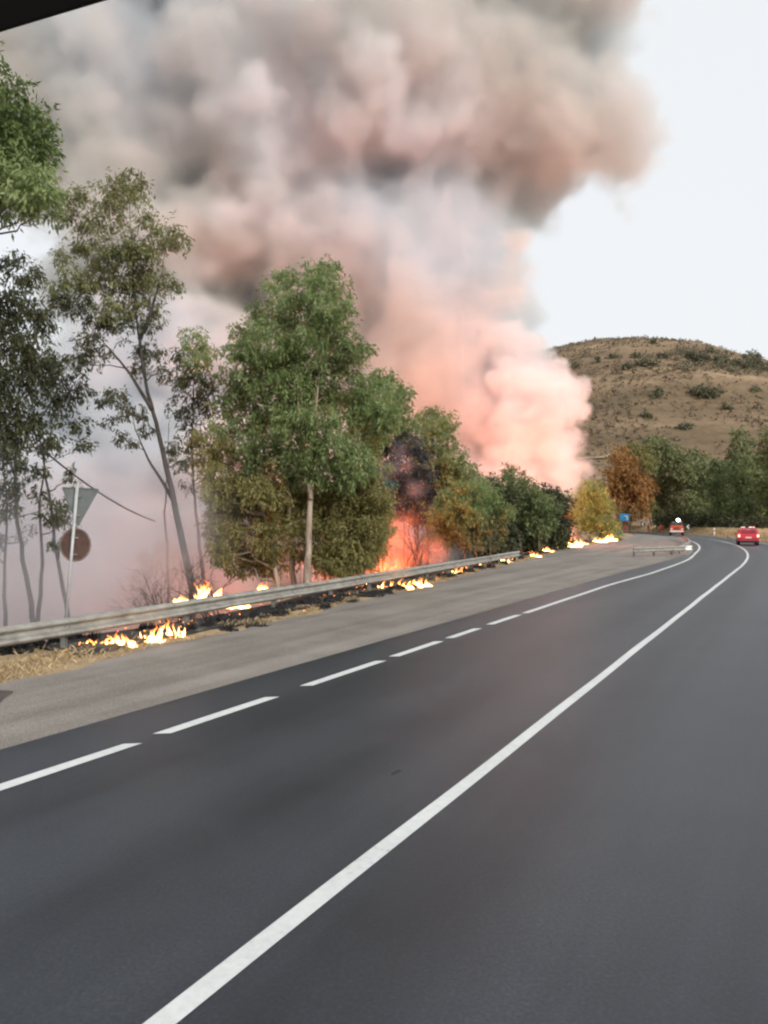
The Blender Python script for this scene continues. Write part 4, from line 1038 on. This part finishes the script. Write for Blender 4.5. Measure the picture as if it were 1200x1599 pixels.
person(gp(1013, 160), R(160), 'lone firefighter in an orange suit standing right of the white chevron', dn, ((0.26, 0.06, 1.15), (0.18, 0.27, 1.2)), 0.04)
person(gp(1032, 156), R(200), 'firefighter in orange left of a pair beside the orange truck', ((-0.25, 0.08, 1.15), (-0.2, 0.3, 1.12)), dnr, 0.16)
person(gp(1036.8, 154), R(140), 'firefighter in orange next to the orange truck, right of a pair', dn, dnr, 0.08)
person(gp(976.5, 152), R(175), 'firefighter in orange standing below the blue sign', ((-0.27, 0.0, 1.15), (-0.3, 0.2, 1.0)), dnr, 0.06)

# ------------------------------------------------------------------ cable, bare bush
def cable(label, p, q, sag, r):
    pts = [p.lerp(q, i / 14) + Vector((0, 0, -sag * 4 * (i / 14) * (1 - i / 14))) for i in range(15)]
    mb = MB(); mb.tube(pts, r, 6); o = mb.build('overhead_cable', simple('cable_black', (0.02, 0.018, 0.018), 0.7), None, True); tag(o, label, 'cable')
cable('thick dark cable slanting down through the smoke right of the signpost', at(62, 698, 20), at(242, 814, 27), 0.22, 0.024)
cable('thin dark wire crossing the trunks at the left edge', at(-40, 822, 19.5), at(66, 797, 20.2), 0.03, 0.013)
def bare(px, py, Y, h, seed, label, nb=7):
    g = np.random.default_rng(seed); c = at(px, py, Y); gz = ground_h(c.x, c.y); r = empty('bare_shrub', (c.x, c.y, gz)); tag(r, label, 'shrub', 'bare burnt shrubs behind the guardrail')
    mb = MB()
    def grow(p, d, L_, rad, depth):
        q = p + d * L_; mid = p.lerp(q, 0.5) + Vector(g.normal(size=3)) * L_ * 0.07
        mb.tube([p, mid, q], [rad, rad * 0.75, rad * 0.5], 4, False)
        if depth:
            for _ in range(3):
                d2 = (d + Vector(g.normal(size=3)) * 0.5).normalized(); grow(p.lerp(q, g.uniform(0.5, 1)), d2, L_ * g.uniform(0.5, 0.75), rad * 0.5, depth - 1)
    for k in range(nb):
        d = Vector((g.uniform(-0.7, 0.7), g.uniform(-0.4, 0.4), 1)).normalized(); grow(Vector((g.uniform(-0.3, 0.3), g.uniform(-0.2, 0.2), -0.1)), d, h * g.uniform(0.4, 0.6), 0.022, 3)
    mb.build('stems', BARK['dark'], r)
bare(235, 930, 23, 3.6, 1, 'tall bare shrub fading in smoke left of the leaning trunk')
bare(258, 930, 20, 2.2, 2, 'smaller bare shrub right behind the brightest flames', 6)
bare(330, 925, 20.5, 2.0, 3, 'bare shrub at the left foot of the big clump', 6)
bare(645, 895, 31, 2.6, 5, 'bare shrub below the smoke-blackened tree', 6)

# ------------------------------------------------------------------ verge: straw, charred clumps
sl, P3 = [], []
n_b = 42000
ss = rng.uniform(-6, 62, n_b) ** 1.0; dl = rng.normal(0.42, 0.38, n_b)
keep = (dl > -0.18) & (dl < 1.7); ss, dl = ss[keep], dl[keep]
vb = []
for s, d in zip(ss, dl):
    if mnoise.noise(Vector((s * 0.8, d * 1.5, 0))) < -0.22: continue
    if s > 9 and d > 0.35 + 0.3 * mnoise.noise(Vector((s * 0.5, 0, 7))) and rng.uniform() < 0.85: continue
    p = sn(s, interp(GRASS, s) - d); z = ground_h(p.x, p.y)
    h = rng.uniform(0.03, 0.11) * (0.6 + 0.6 * min(1, max(0, d))); a = rng.uniform(0, 6.28); w = rng.uniform(0.003, 0.007); ln = rng.normal(size=2) * h * 0.8
    cx, sy = math.cos(a) * w, math.sin(a) * w
    vb.append(((p.x - cx, p.y - sy, z - 0.01), (p.x + cx, p.y + sy, z - 0.01), (p.x + ln[0] * 0.5 + cx * 0.6, p.y + ln[1] * 0.5 + sy * 0.6, z + h * 0.7), (p.x + ln[0], p.y + ln[1], z + h)))
vb = np.array(vb).reshape(-1, 3)
M_STRAW = leaf_mat('straw', (0.26, 0.18, 0.09), (0.42, 0.31, 0.17), (0.55, 0.44, 0.27), 0.2)
tag(link('dry_grass', np_mesh('dry_grass', vb, np.arange(len(vb)).reshape(-1, 4)), M_STRAW), kind='stuff')
# grass on the outside bank
vb = []
for _ in range(14000):
    s = rng.uniform(62, 200); d = rng.uniform(0.2, 5.0); p = sn(s, centre(s) + 3.9 + d); z = ground_h(p.x, p.y); h = rng.uniform(0.15, 0.45); w = rng.uniform(0.02, 0.05); ln = rng.normal(size=2) * h * 0.4
    vb.append(((p.x - w, p.y, z - 0.02), (p.x + w, p.y, z - 0.02), (p.x + ln[0] + w * 0.4, p.y + ln[1], z + h), (p.x + ln[0], p.y + ln[1], z + h * 1.05)))
vb = np.array(vb).reshape(-1, 3)
tag(link('dry_grass', np_mesh('dry_grass', vb, np.arange(len(vb)).reshape(-1, 4)), M_STRAW), kind='stuff')
M_CHAR = simple('charred_black', (0.011, 0.010, 0.010), 0.95, 0, 0.6, 8.0)
CH = [(15, 1030, 30), (60, 1018, 26), (345, 974, 24), (372, 971, 22), (415, 962, 24), (440, 955, 26), (398, 968, 16), (470, 946, 14), (495, 944, 22), (525, 941, 20), (540, 936, 14), (585, 930, 15), (600, 928, 14), (625, 921, 16), (645, 917, 12), (660, 914, 8), (690, 903, 9), (703, 901, 12), (720, 897, 10), (735, 893, 14),
      (752, 889, 12), (768, 886, 12), (785, 881, 12), (800, 877, 11), (815, 873, 11), (832, 869, 12), (850, 865, 10), (865, 860, 9), (880, 855, 8), (455, 952, 12), (150, 1006, 10), (125, 1003, 16), (230, 985, 12), (360, 985, 16), (410, 978, 14), (445, 962, 14), (510, 950, 14), (555, 940, 14), (680, 908, 12), (20, 1018, 20), (90, 1010, 14), (300, 988, 10), (330, 982, 14)]
def ground_at(px, py, z=0.0):
    q = at(px, py, 10); t = (z - CAM_Z) / (q.z - CAM_Z); return Vector((q.x * t, q.y * t, z))
vs, fs = [], []
for (px, py, w) in CH:
    p = ground_at(px, py); g0 = ground_h(p.x, p.y); rw = w * p.y / FPX
    for k in range(4):
        c = p + DV * rng.uniform(-1, 1) * rw * 0.9 - NV * abs(rng.normal()) * 0.14; r = rw * rng.uniform(0.4, 0.85); hgt = min(0.22, r * 0.65); b = len(vs); nu, nv = 12, 6
        for j in range(nv):
            a = math.pi * 0.5 * j / (nv - 1)
            for i in range(nu):
                g_ = 2 * math.pi * i / nu; d = 1 + 0.4 * mnoise.noise(Vector((math.cos(g_) * 1.6 + px, math.sin(g_) * 1.6 + k * 3, j * 0.7))) + rng.normal() * 0.10
                vs.append((c.x + r * math.cos(a) * math.cos(g_) * d, c.y + r * math.cos(a) * math.sin(g_) * d, g0 - 0.03 + hgt * math.sin(a) * d))
        for j in range(nv - 1):
            for i in range(nu): fs.append((b + j * nu + i, b + j * nu + (i + 1) % nu, b + (j + 1) * nu + (i + 1) % nu, b + (j + 1) * nu + i))
        for _ in range(26):                                                    # burnt stalks
            a = rng.uniform(0, 6.28); q = Vector((c.x + math.cos(a) * r * rng.uniform(0, 1), c.y + math.sin(a) * r * rng.uniform(0, 1), g0)); t = q + Vector((rng.normal() * 0.08, rng.normal() * 0.08, rng.uniform(0.06, 0.2))); b2 = len(vs)
            vs += [(q.x - 0.008, q.y, q.z), (q.x + 0.008, q.y, q.z), (t.x, t.y, t.z), (t.x - 0.002, t.y, t.z)]; fs.append((b2, b2 + 1, b2 + 2, b2 + 3))
tag(link('charred_grass', mesh_from('charred_grass', vs, fs), M_CHAR), kind='stuff')

# ------------------------------------------------------------------ cab roof edge over the camera
a0, a1 = at(0, 45, 0.499), at(150, 0, 0.471)
dv = (a1 - a0).normalized(); dv.z = 0; dv.normalize(); bk = Vector((dv.y, -dv.x, 0))
if bk.y > 0: bk = -bk
rc = empty('cab_roof', a0); tag(rc, 'black front edge of a vehicle cab roof in the top left corner', 'vehicle roof')
M_TRIM = simple('roof_trim', (0.012, 0.010, 0.010), 0.8)
mb = MB(); mb.prism([(0, 0), (-0.003, 0.006), (-0.003, 0.05), (0.03, 0.07), (0.9, 0.11), (0.9, 0.06), (0.03, 0.0)], -dv * 0.9, bk, Vector((0, 0, 1)), dv, 1.8); mb.build('roof_lining', M_TRIM, rc)
mb = MB(); mb.tube([-dv * 0.9 + Vector((0, 0, 0.002)) - bk * 0.001, dv * 0.9 + Vector((0, 0, 0.002)) - bk * 0.001], 0.0025, 8); mb.build('windscreen_seal', simple('seal_rubber', (0.008, 0.008, 0.008), 0.9), rc)
# ------------------------------------------------------------------ flames
def flame_mat(name, strength, hot=(1.0, 0.62, 0.22), mid=(1.0, 0.30, 0.05), tip=(0.85, 0.10, 0.015)):
    m, n, out = new_mat(name)
    tc = N(n, 'ShaderNodeTexCoord'); sp = N(n, 'ShaderNodeSeparateXYZ'); n.links.new(tc.outputs['Generated'], sp.inputs[0])
    nz = N(n, 'ShaderNodeTexNoise', i_Scale=3.5, i_Detail=3.0); n.links.new(tc.outputs['Object'], nz.inputs['Vector'])
    ad = N(n, 'ShaderNodeMath', operation='MULTIPLY_ADD', i_1=0.7, i_2=-0.35); n.links.new(nz.outputs['Fac'], ad.inputs[0])
    z = N(n, 'ShaderNodeMath', operation='ADD'); n.links.new(ad.outputs[0], z.inputs[0]); n.links.new(sp.outputs['Z'], z.inputs[1])
    r = ramp(n, [(0.0, hot), (0.35, hot), (0.62, mid), (0.95, tip)]); n.links.new(z.outputs[0], r.inputs['Fac'])
    st = N(n, 'ShaderNodeMapRange'); n.links.new(z.outputs[0], st.inputs['Value']); st.inputs['From Min'].default_value = 0.1; st.inputs['From Max'].default_value = 0.95; st.inputs['To Min'].default_value = strength; st.inputs['To Max'].default_value = strength * 0.18
    e = N(n, 'ShaderNodeEmission'); n.links.new(r.outputs[0], e.inputs['Color']); n.links.new(st.outputs[0], e.inputs['Strength'])
    t = N(n, 'ShaderNodeBsdfTransparent')
    lw = N(n, 'ShaderNodeLayerWeight', i_Blend=0.5)
    rc_ = N(n, 'ShaderNodeMixRGB'); rc_.inputs[2].default_value = (*mid, 1); n.links.new(lw.outputs['Facing'], rc_.inputs[0]); n.links.new(r.outputs[0], rc_.inputs[1]); n.links.new(rc_.outputs[0], e.inputs['Color'])
    fd = N(n, 'ShaderNodeMapRange'); n.links.new(z.outputs[0], fd.inputs['Value']); fd.inputs['From Min'].default_value = 0.35; fd.inputs['From Max'].default_value = 1.05; fd.inputs['To Min'].default_value = 0.0; fd.inputs['To Max'].default_value = 0.85
    mxx = N(n, 'ShaderNodeMath', operation='ADD', use_clamp=True); n.links.new(lw.outputs['Facing'], mxx.inputs[0]); n.links.new(fd.outputs[0], mxx.inputs[1])
    mx = N(n, 'ShaderNodeMixShader'); n.links.new(mxx.outputs[0], mx.inputs[0]); n.links.new(e.outputs[0], mx.inputs[1]); n.links.new(t.outputs[0], mx.inputs[2])
    n.links.new(mx.outputs[0], out.inputs['Surface'])
    return m
M_FLAME = flame_mat('flame', 14.0, (1.0, 0.60, 0.22), (1.0, 0.30, 0.055), (0.9, 0.13, 0.02))
M_BIG = flame_mat('fierce_flame', 13.0, (1.0, 0.30, 0.07), (1.0, 0.17, 0.03), (0.9, 0.07, 0.012))
M_WARM = flame_mat('red_flame', 160.0, (1.0, 0.18, 0.04), (1.0, 0.13, 0.025), (0.9, 0.06, 0.01))
M_HOT = flame_mat('hot_flame', 1000.0, (1.0, 0.19, 0.045), (1.0, 0.16, 0.03), (0.9, 0.07, 0.012))
M_SMOKE_GLOW = flame_mat('smoke_glow_flame', 950.0, (1.0, 0.29, 0.15), (1.0, 0.24, 0.11), (0.9, 0.12, 0.03))
def flame(px, py, wpx, hpx, label, tongues=9, Y=None, mat=None, lean=0.25, group='flames along the burning verge'):
    """px, py is the foot of the fire"""
    if Y is None: p = ground_at(px, py, -0.02)
    else: p = at(px, py, Y); p.z = ground_h(p.x, p.y)
    w, h = wpx * p.y / FPX, hpx * p.y / FPX
    r = empty('flame', p); tag(r, label, 'flame', group)
    mb = MB()
    nb_ = 9                                                            # low ragged line of fire that the tongues rise from
    mb.tube([Vector(((i / (nb_ - 1) - 0.5) * w, rng.normal() * w * 0.05, h * rng.uniform(0.0, 0.09))) for i in range(nb_)], [max(0.01, min(h * 0.16, w * 0.12) * rng.uniform(0.4, 1.2)) * (1 if 0 < i < nb_ - 1 else 0.3) for i in range(nb_)], 8)
    for k in range(tongues):
        u = rng.uniform(-0.5, 0.5); hh = h * rng.uniform(0.18, 1.0) ** 1.3 * (1 - 0.8 * abs(u)); br = max(0.02, min(w / tongues * rng.uniform(1.0, 2.4), hh * 0.5))
        x0 = Vector((u * w, rng.normal() * w * 0.14, -0.03)); nr = 9; pts, rad = [], []
        ph, kink = rng.uniform(0, 6.28), rng.uniform(2.0, 6.0)
        for i in range(nr):
            t = i / (nr - 1)
            pts.append(x0 + Vector((math.sin(ph + t * kink) * 0.20 * hh * t + lean * hh * t * rng.uniform(-0.2, 0.5), math.cos(ph + t * 3) * 0.12 * hh * t, t * hh)))
            rad.append(max(0.002, br * (0.8 + 0.3 * math.sin(t * 9 + ph)) * (1 - t ** 1.6) ** 0.9 * rng.uniform(0.7, 1.25)))
        mb.tube(pts, rad, 8)
    mb.build('fire_tongues', mat or M_FLAME, r, True)
    return r
FL = [
    (150, 1013, 62, 20, 'low line of flames left of the second guardrail post', 12), (192, 1012, 40, 32, 'pointed white-hot flame under the rail', 9), (236, 1004, 34, 36, 'broken double flame under the rail between the brightest two', 8),
    (268, 996, 34, 36, 'bright upright flame just left of a guardrail post', 9), (300, 975, 30, 14, 'small fire behind the rail right of the upright flame', 6), (322, 944, 40, 48, 'round glowing fire showing above the rail', 9),
    (285, 940, 26, 16, 'dull orange fire above the rail left of the round glow', 6), (372, 948, 34, 14, 'narrow fire licking under the rail behind charred clumps', 7), (412, 926, 16, 20, 'little flame above the rail left of the pale trunks', 5),
    (440, 948, 12, 10, 'tiny flame among charred clumps below the rail', 5), (478, 946, 10, 9, 'single ember flame under the rail near the charred heap', 4), (508, 934, 10, 9, 'single flame just under the rail in the charred strip', 4),
    (618, 920, 50, 20, 'long white fire under the rail, left part', 11), (655, 916, 36, 18, 'long white fire under the rail, right part', 9), (680, 905, 14, 8, 'small flame right of the long white fire', 4),
    (712, 896, 14, 14, 'flame between two far guardrail posts', 5), (727, 890, 14, 10, 'flame touching the far charred strip', 5), (752, 884, 12, 9, 'spot of fire at the back of the charred strip', 4), (790, 879, 18, 13, 'flame beside the end of the long guardrail', 6), (806, 873, 12, 9, 'spot fire just past the last rail posts', 4),
    (838, 870, 15, 11, 'spot fire at the edge of the layby', 5), (856, 862, 18, 10, 'low fire in the burnt strip beyond the rail', 6), (872, 857, 14, 9, 'low fire in the burnt strip nearer the tall flame', 5),
    (893, 854, 28, 26, 'tall white flame standing at the edge of the layby', 9), (938, 847, 20, 12, 'ragged flames under the yellow-green bush', 7), (955, 845, 16, 15, 'right end of the ragged flames under the bush', 6), (912, 850, 14, 8, 'low flame between the tall flame and the bush', 5),
]
for (px, py, w, h, lb, k) in FL: flame(px, py, w * 1.15, h * 1.1, lb, int(k * 2.4))
BIG = [(612, 905, 110, 22, 33.2, 'deep orange fire burning behind the guardrail right of the big clump'), (530, 905, 90, 16, 33, 'red glow of fire behind the trunks of the big clump'), (690, 888, 90, 20, 46, 'fire raging behind the broad green shrub'),
       (790, 866, 90, 16, 66, 'fire behind the dense dark shrub'), (350, 912, 120, 16, 31, 'fire in the grove behind the left half of the big clump'), (868, 850, 36, 22, 92, 'orange fire left of the yellow-green bush')]
for i, (px, py, w, h, Y, lb) in enumerate(BIG): flame(px, py, w, h, lb, 14, Y, M_HOT if i == 0 else M_WARM if i in (1, 4) else M_BIG, 0.15, 'large fires inside the grove')
SMOKE_GLOW = [(735, 848, 120, 62, 68, 'hidden flames added beyond the broad green shrub to light the smoke column'), (818, 845, 70, 52, 74, 'hidden flames added beyond the dense dark shrub to light the smoke column')]
for (px, py, w, h, Y, lb) in SMOKE_GLOW: flame(px, py, w, h, lb, 18, Y, M_SMOKE_GLOW, 0.15, 'large fires inside the grove')  # unseen flames added to throw pink light on the smoke column

# embers glowing in the burnt strip
vs, fs = [], []
for _ in range(170):
    s_ = 9 + 70 * rng.uniform() ** 1.3; d_ = rng.uniform(0.15, 2.2); p = sn(s_, interp(GRASS, s_) - d_); z = ground_h(p.x, p.y) + rng.uniform(0.01, 0.09); r_ = rng.uniform(0.004, 0.013) * (1 + s_ / 60); b = len(vs)
    vs += [(p.x - r_, p.y, z), (p.x, p.y - r_, z), (p.x + r_, p.y, z), (p.x, p.y + r_, z), (p.x, p.y, z + r_ * 1.5)]
    fs += [(b, b + 1, b + 4), (b + 1, b + 2, b + 4), (b + 2, b + 3, b + 4), (b + 3, b, b + 4)]
tag(link('embers', mesh_from('embers', vs, fs), emit('ember_glow', (1.0, 0.24, 0.04), 9.0)), kind='stuff')
# ------------------------------------------------------------------ smoke
def smoke_material(name, dens, c_lo, c_hi, scale, aniso=0.1):
    m, n, out = new_mat(name)
    pv = N(n, 'ShaderNodeVolumePrincipled', i_Anisotropy=aniso)
    pv.inputs['Density Attribute'].default_value = ''
    at_ = N(n, 'ShaderNodeAttribute', attribute_name='density')
    mu = N(n, 'ShaderNodeMath', operation='MULTIPLY', i_1=dens)
    n.links.new(at_.outputs['Fac'], mu.inputs[0]); n.links.new(mu.outputs[0], pv.inputs['Density'])
    tc = N(n, 'ShaderNodeTexCoord')
    nz = N(n, 'ShaderNodeTexNoise', i_Scale=scale, i_Detail=1.5)
    n.links.new(tc.outputs['Object'], nz.inputs['Vector'])
    r = ramp(n, [(0.40, c_lo), (0.60, c_hi)])
    n.links.new(nz.outputs['Fac'], r.inputs['Fac']); n.links.new(r.outputs['Color'], pv.inputs['Color'])
    n.links.new(pv.outputs[0], out.inputs['Volume'])
    m.cycles.volume_step_rate = 1.0
    return m
def smoke(name, blobs, lo, hi, vox, mat, soft, billow, bscale, fine=0.35, zfade=None, wisp=0.6, seed=0.0):
    """a cloud of smoke: a union of puffs (x, y, z, radius) whose edge is broken up by billows, sampled on a grid"""
    g = bpy.data.node_groups.new(name, 'GeometryNodeTree')
    g.interface.new_socket('Geometry', in_out='OUTPUT', socket_type='NodeSocketGeometry')
    go = g.nodes.new('NodeGroupOutput'); L = g.links.new
    def M(op, a, b=None, c=None):
        o = g.nodes.new('ShaderNodeMath'); o.operation = op
        for i, q in enumerate((a, b, c)):
            if q is None: continue
            if isinstance(q, (int, float)): o.inputs[i].default_value = q
            else: L(q, o.inputs[i])
        return o.outputs[0]
    pos = g.nodes.new('GeometryNodeInputPosition').outputs[0]
    def nz(scale, detail, rough, off=0.0, dist=0.0):
        o = g.nodes.new('ShaderNodeTexNoise'); o.noise_dimensions = '3D'
        o.inputs['Scale'].default_value = scale; o.inputs['Detail'].default_value = detail
        o.inputs['Roughness'].default_value = rough; o.inputs['Distortion'].default_value = dist
        a = g.nodes.new('ShaderNodeVectorMath'); a.operation = 'ADD'; a.inputs[1].default_value = (off, off * 1.7, -off)
        L(pos, a.inputs[0]); L(a.outputs[0], o.inputs['Vector'])
        return o.outputs['Fac']
    cur = None
    for (x, y, z, r) in blobs:
        d = g.nodes.new('ShaderNodeVectorMath'); d.operation = 'DISTANCE'
        L(pos, d.inputs[0]); d.inputs[1].default_value = (x, y, z)
        q = M('SUBTRACT', r, d.outputs['Value'])
        cur = q if cur is None else M('SMOOTH_MAX', cur, q, max(soft * 0.8, billow * 0.5))
    v = g.nodes.new('ShaderNodeTexVoronoi'); v.feature = 'SMOOTH_F1'; v.inputs['Scale'].default_value = bscale
    v.inputs['Smoothness'].default_value = 0.35
    if 'Detail' in v.inputs: v.inputs['Detail'].default_value = 2.0; v.inputs['Roughness'].default_value = 0.5
    wv = g.nodes.new('ShaderNodeTexNoise'); wv.inputs['Scale'].default_value = bscale * 0.8; wv.inputs['Detail'].default_value = 2.0
    L(pos, wv.inputs['Vector'])
    wm = g.nodes.new('ShaderNodeVectorMath'); wm.operation = 'MULTIPLY_ADD'
    L(wv.outputs['Color'], wm.inputs[0]); wm.inputs[1].default_value = (0.7 / bscale,) * 3; L(pos, wm.inputs[2])
    ws = g.nodes.new('ShaderNodeVectorMath'); ws.operation = 'ADD'; ws.inputs[1].default_value = (seed * 37.0, seed * 19.0, seed * 53.0)
    L(wm.outputs[0], ws.inputs[0]); L(ws.outputs[0], v.inputs['Vector'])
    bil = M('MULTIPLY', M('SUBTRACT', 0.80, v.outputs['Distance']), billow * 1.6)       # round puffs
    big = M('MULTIPLY', M('SUBTRACT', nz(bscale * 1.9, 6.0, 0.6, 3.1 + seed), 0.5), billow * 2.2 * fine)
    sdf = M('ADD', M('ADD', cur, bil), big)
    mr = g.nodes.new('ShaderNodeMapRange'); mr.interpolation_type = 'SMOOTHSTEP'
    L(sdf, mr.inputs['Value']); mr.inputs['From Min'].default_value = 0.0; mr.inputs['From Max'].default_value = soft
    w = g.nodes.new('ShaderNodeMapRange')
    L(nz(bscale * 0.55, 3.0, 0.55, 11.0 + seed, 0.4), w.inputs['Value'])
    w.inputs['From Min'].default_value = 0.38; w.inputs['From Max'].default_value = 0.62
    w.inputs['To Min'].default_value = 1.0 - wisp; w.inputs['To Max'].default_value = 1.0
    den = M('MULTIPLY', mr.outputs[0], w.outputs[0])
    if zfade:
        sp = g.nodes.new('ShaderNodeSeparateXYZ'); L(pos, sp.inputs[0])
        zf = g.nodes.new('ShaderNodeMapRange'); L(sp.outputs['Z'], zf.inputs['Value'])
        zf.inputs['From Min'].default_value, zf.inputs['From Max'].default_value, zf.inputs['To Min'].default_value, zf.inputs['To Max'].default_value = zfade
        den = M('MULTIPLY', den, zf.outputs[0])
    vc = g.nodes.new('GeometryNodeVolumeCube')
    L(den, vc.inputs['Density'])
    vc.inputs['Min'].default_value = lo; vc.inputs['Max'].default_value = hi
    for k, ax in enumerate('XYZ'):
        vc.inputs['Resolution ' + ax].default_value = int((hi[k] - lo[k]) / vox)
    sm = g.nodes.new('GeometryNodeSetMaterial'); sm.inputs['Material'].default_value = mat
    L(vc.outputs[0], sm.inputs['Geometry']); L(sm.outputs[0], go.inputs[0])
    vol = bpy.data.volumes.new(name); vol.materials.append(mat)
    o = bpy.data.objects.new(name, vol); COL.objects.link(o)
    md = o.modifiers.new('grow', 'NODES'); md.node_group = g
    return o
def puffs(lst):
    out = []
    for (px, py, Y, r) in lst:
        p = at(px, py, Y); out.append((p.x, p.y, p.z, r * Y / FPX))
    return out
plume = puffs([
    (862, 780, 100, 64), (862, 740, 100, 62), (858, 700, 100, 56), (845, 660, 100, 60), (600, 480, 104, 120), (775, 275, 106, 95), (820, 610, 100, 70), (835, 560, 101, 40), (800, 720, 99, 90), (760, 660, 98, 90), (560, 470, 108, 120), (790, 770, 100, 80), (700, 780, 100, 120), (845, 628, 98, 66), (850, 680, 98, 62), (878, 762, 100, 66), (864, 700, 99, 56), (300, 385, 104, 130), (220, 330, 106, 125), (805, 680, 100, 92), (770, 600, 102, 100), (660, 500, 100, 90), (690, 690, 104, 130),
    (722, 520, 102, 128), (620, 600, 106, 150), (480, 580, 108, 160), (330, 590, 106, 165), (180, 620, 104, 160), (40, 660, 102, 140),
    (560, 760, 100, 150), (400, 770, 98, 160), (240, 780, 96, 160), (80, 800, 94, 160), (-80, 780, 96, 160),
    (752, 425, 102, 95), (660, 340, 106, 150), (520, 370, 108, 180), (360, 400, 110, 170), (220, 420, 112, 140),
    (420, 190, 112, 230), (220, 190, 114, 190), (640, 150, 106, 220), (850, 185, 106, 150), (945, 210, 108, 98), (880, 60, 106, 135),
    (720, -90, 108, 210), (910, -80, 106, 110), (460, -120, 112, 250), (200, -100, 116, 250), (20, 60, 118, 200), (60, 220, 118, 120), (-100, 150, 118, 180), (70, 150, 110, 130), (120, 60, 112, 150), (110, 260, 110, 110)])
mt_plume = smoke_material('smoke_haze', 0.34, (0.77, 0.768, 0.75), (0.825, 0.865, 0.905), 0.03)
pl = smoke('smoke', plume, (-75, 60, -2), (50, 148, 96), 0.66, mt_plume, 2.6, 6.2, 0.06, fine=1.1, wisp=0.35, seed=0.0)
tag(pl, 'towering grey and pink smoke column billowing above the burning roadside trees', 'smoke', kind='stuff')

low = []
for s_ in np.arange(2, 88, 4.0):
    for off, r_ in ((6.5, 3.6), (12, 5.0), (18, 6.0)):
        p_ = sn(s_ + rng.normal(), interp(GRASS, s_) - off * (0.8 if s_ > 40 else 1.0) + rng.normal(), 0.6); low.append((p_.x, p_.y, 0.4 + rng.normal() * 0.5, r_ * (1.1 if s_ < 22 else 0.62 if s_ < 50 else 0.5)))
low = [q for q in low if q[1] > 19]
mt_low = smoke_material('low_smoke', 0.45, (0.64, 0.64, 0.69), (0.80, 0.80, 0.85), 0.15)
lo_ = smoke('smoke', low, (-42, 16.5, -3), (28, 84, 9.5), 0.6, mt_low, 2.5, 3.0, 0.22, fine=0.8, zfade=(0.5, 8.5, 1.0, 0.06), wisp=0.95)
tag(lo_, 'pale lilac smoke drifting low between the tree trunks behind the guardrail', 'smoke', kind='stuff')
dk = puffs([(640, 715, 31.5, 34), (615, 735, 31.5, 34), (650, 760, 31.5, 30), (632, 785, 31.5, 26), (655, 690, 31.5, 20)])
gl = puffs([(600, 870, 31.5, 44), (630, 840, 31.8, 40), (575, 890, 31.2, 34), (655, 860, 32.5, 36), (610, 820, 32, 30), (540, 890, 31.2, 30), (690, 870, 33.5, 30)])
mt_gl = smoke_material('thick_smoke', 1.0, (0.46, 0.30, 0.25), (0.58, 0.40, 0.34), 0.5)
q_ = Vector(gl[0][:3])
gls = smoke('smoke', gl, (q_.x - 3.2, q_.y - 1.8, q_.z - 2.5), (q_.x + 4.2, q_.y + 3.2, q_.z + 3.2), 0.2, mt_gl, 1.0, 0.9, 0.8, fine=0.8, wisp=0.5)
tag(gls, 'orange-lit smoke boiling up behind the guardrail right of the big clump', 'smoke', kind='stuff')
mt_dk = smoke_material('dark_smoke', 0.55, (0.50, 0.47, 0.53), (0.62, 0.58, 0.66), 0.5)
c_ = Vector(dk[0][:3])
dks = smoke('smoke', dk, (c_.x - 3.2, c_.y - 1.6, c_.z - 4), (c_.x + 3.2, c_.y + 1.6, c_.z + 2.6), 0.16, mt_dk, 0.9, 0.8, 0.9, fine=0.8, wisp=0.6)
tag(dks, 'small dark violet smoke puff in front of the blackened tree', 'smoke', kind='stuff')

br = puffs([(245, 890, 19.4, 34), (262, 865, 19.6, 30), (232, 915, 19.2, 34), (275, 900, 19.5, 30), (285, 870, 19.8, 24)])
mt_br = smoke_material('brown_smoke', 1.8, (0.52, 0.40, 0.38), (0.66, 0.54, 0.52), 0.8)
b0_ = Vector(br[0][:3])
brs = smoke('smoke', br, (b0_.x - 1.2, b0_.y - 1.0, b0_.z - 1.6), (b0_.x + 1.7, b0_.y + 1.3, b0_.z + 1.6), 0.09, mt_br, 0.6, 0.6, 1.4, fine=0.9, wisp=0.8)
tag(brs, 'thin brown smoke puff above the brightest flames left of the leaning tree', 'smoke', kind='stuff')

kn = puffs([(880, 622, 90, 44), (898, 608, 89.5, 30), (902, 638, 89.5, 28), (862, 652, 90.5, 44), (852, 600, 91, 46), (872, 690, 91, 46), (884, 735, 91, 40), (845, 640, 92, 54), (850, 700, 92, 54), (818, 600, 93, 58), (812, 670, 93, 62), (828, 555, 94, 40), (800, 730, 93, 60), (800, 540, 95, 50)])
mt_kn = smoke_material('knob_smoke', 0.55, (0.84, 0.84, 0.84), (0.90, 0.91, 0.93), 0.2)
kc = Vector(kn[0][:3])
kns = smoke('smoke', kn, (kc.x - 13, kc.y - 6, kc.z - 14), (kc.x + 5.5, kc.y + 9, kc.z + 10), 0.26, mt_kn, 0.9, 1.5, 0.30, fine=0.9, wisp=0.3)
tag(kns, 'pale billowing smoke knob on the right edge of the column in front of the hill', 'smoke', kind='stuff')
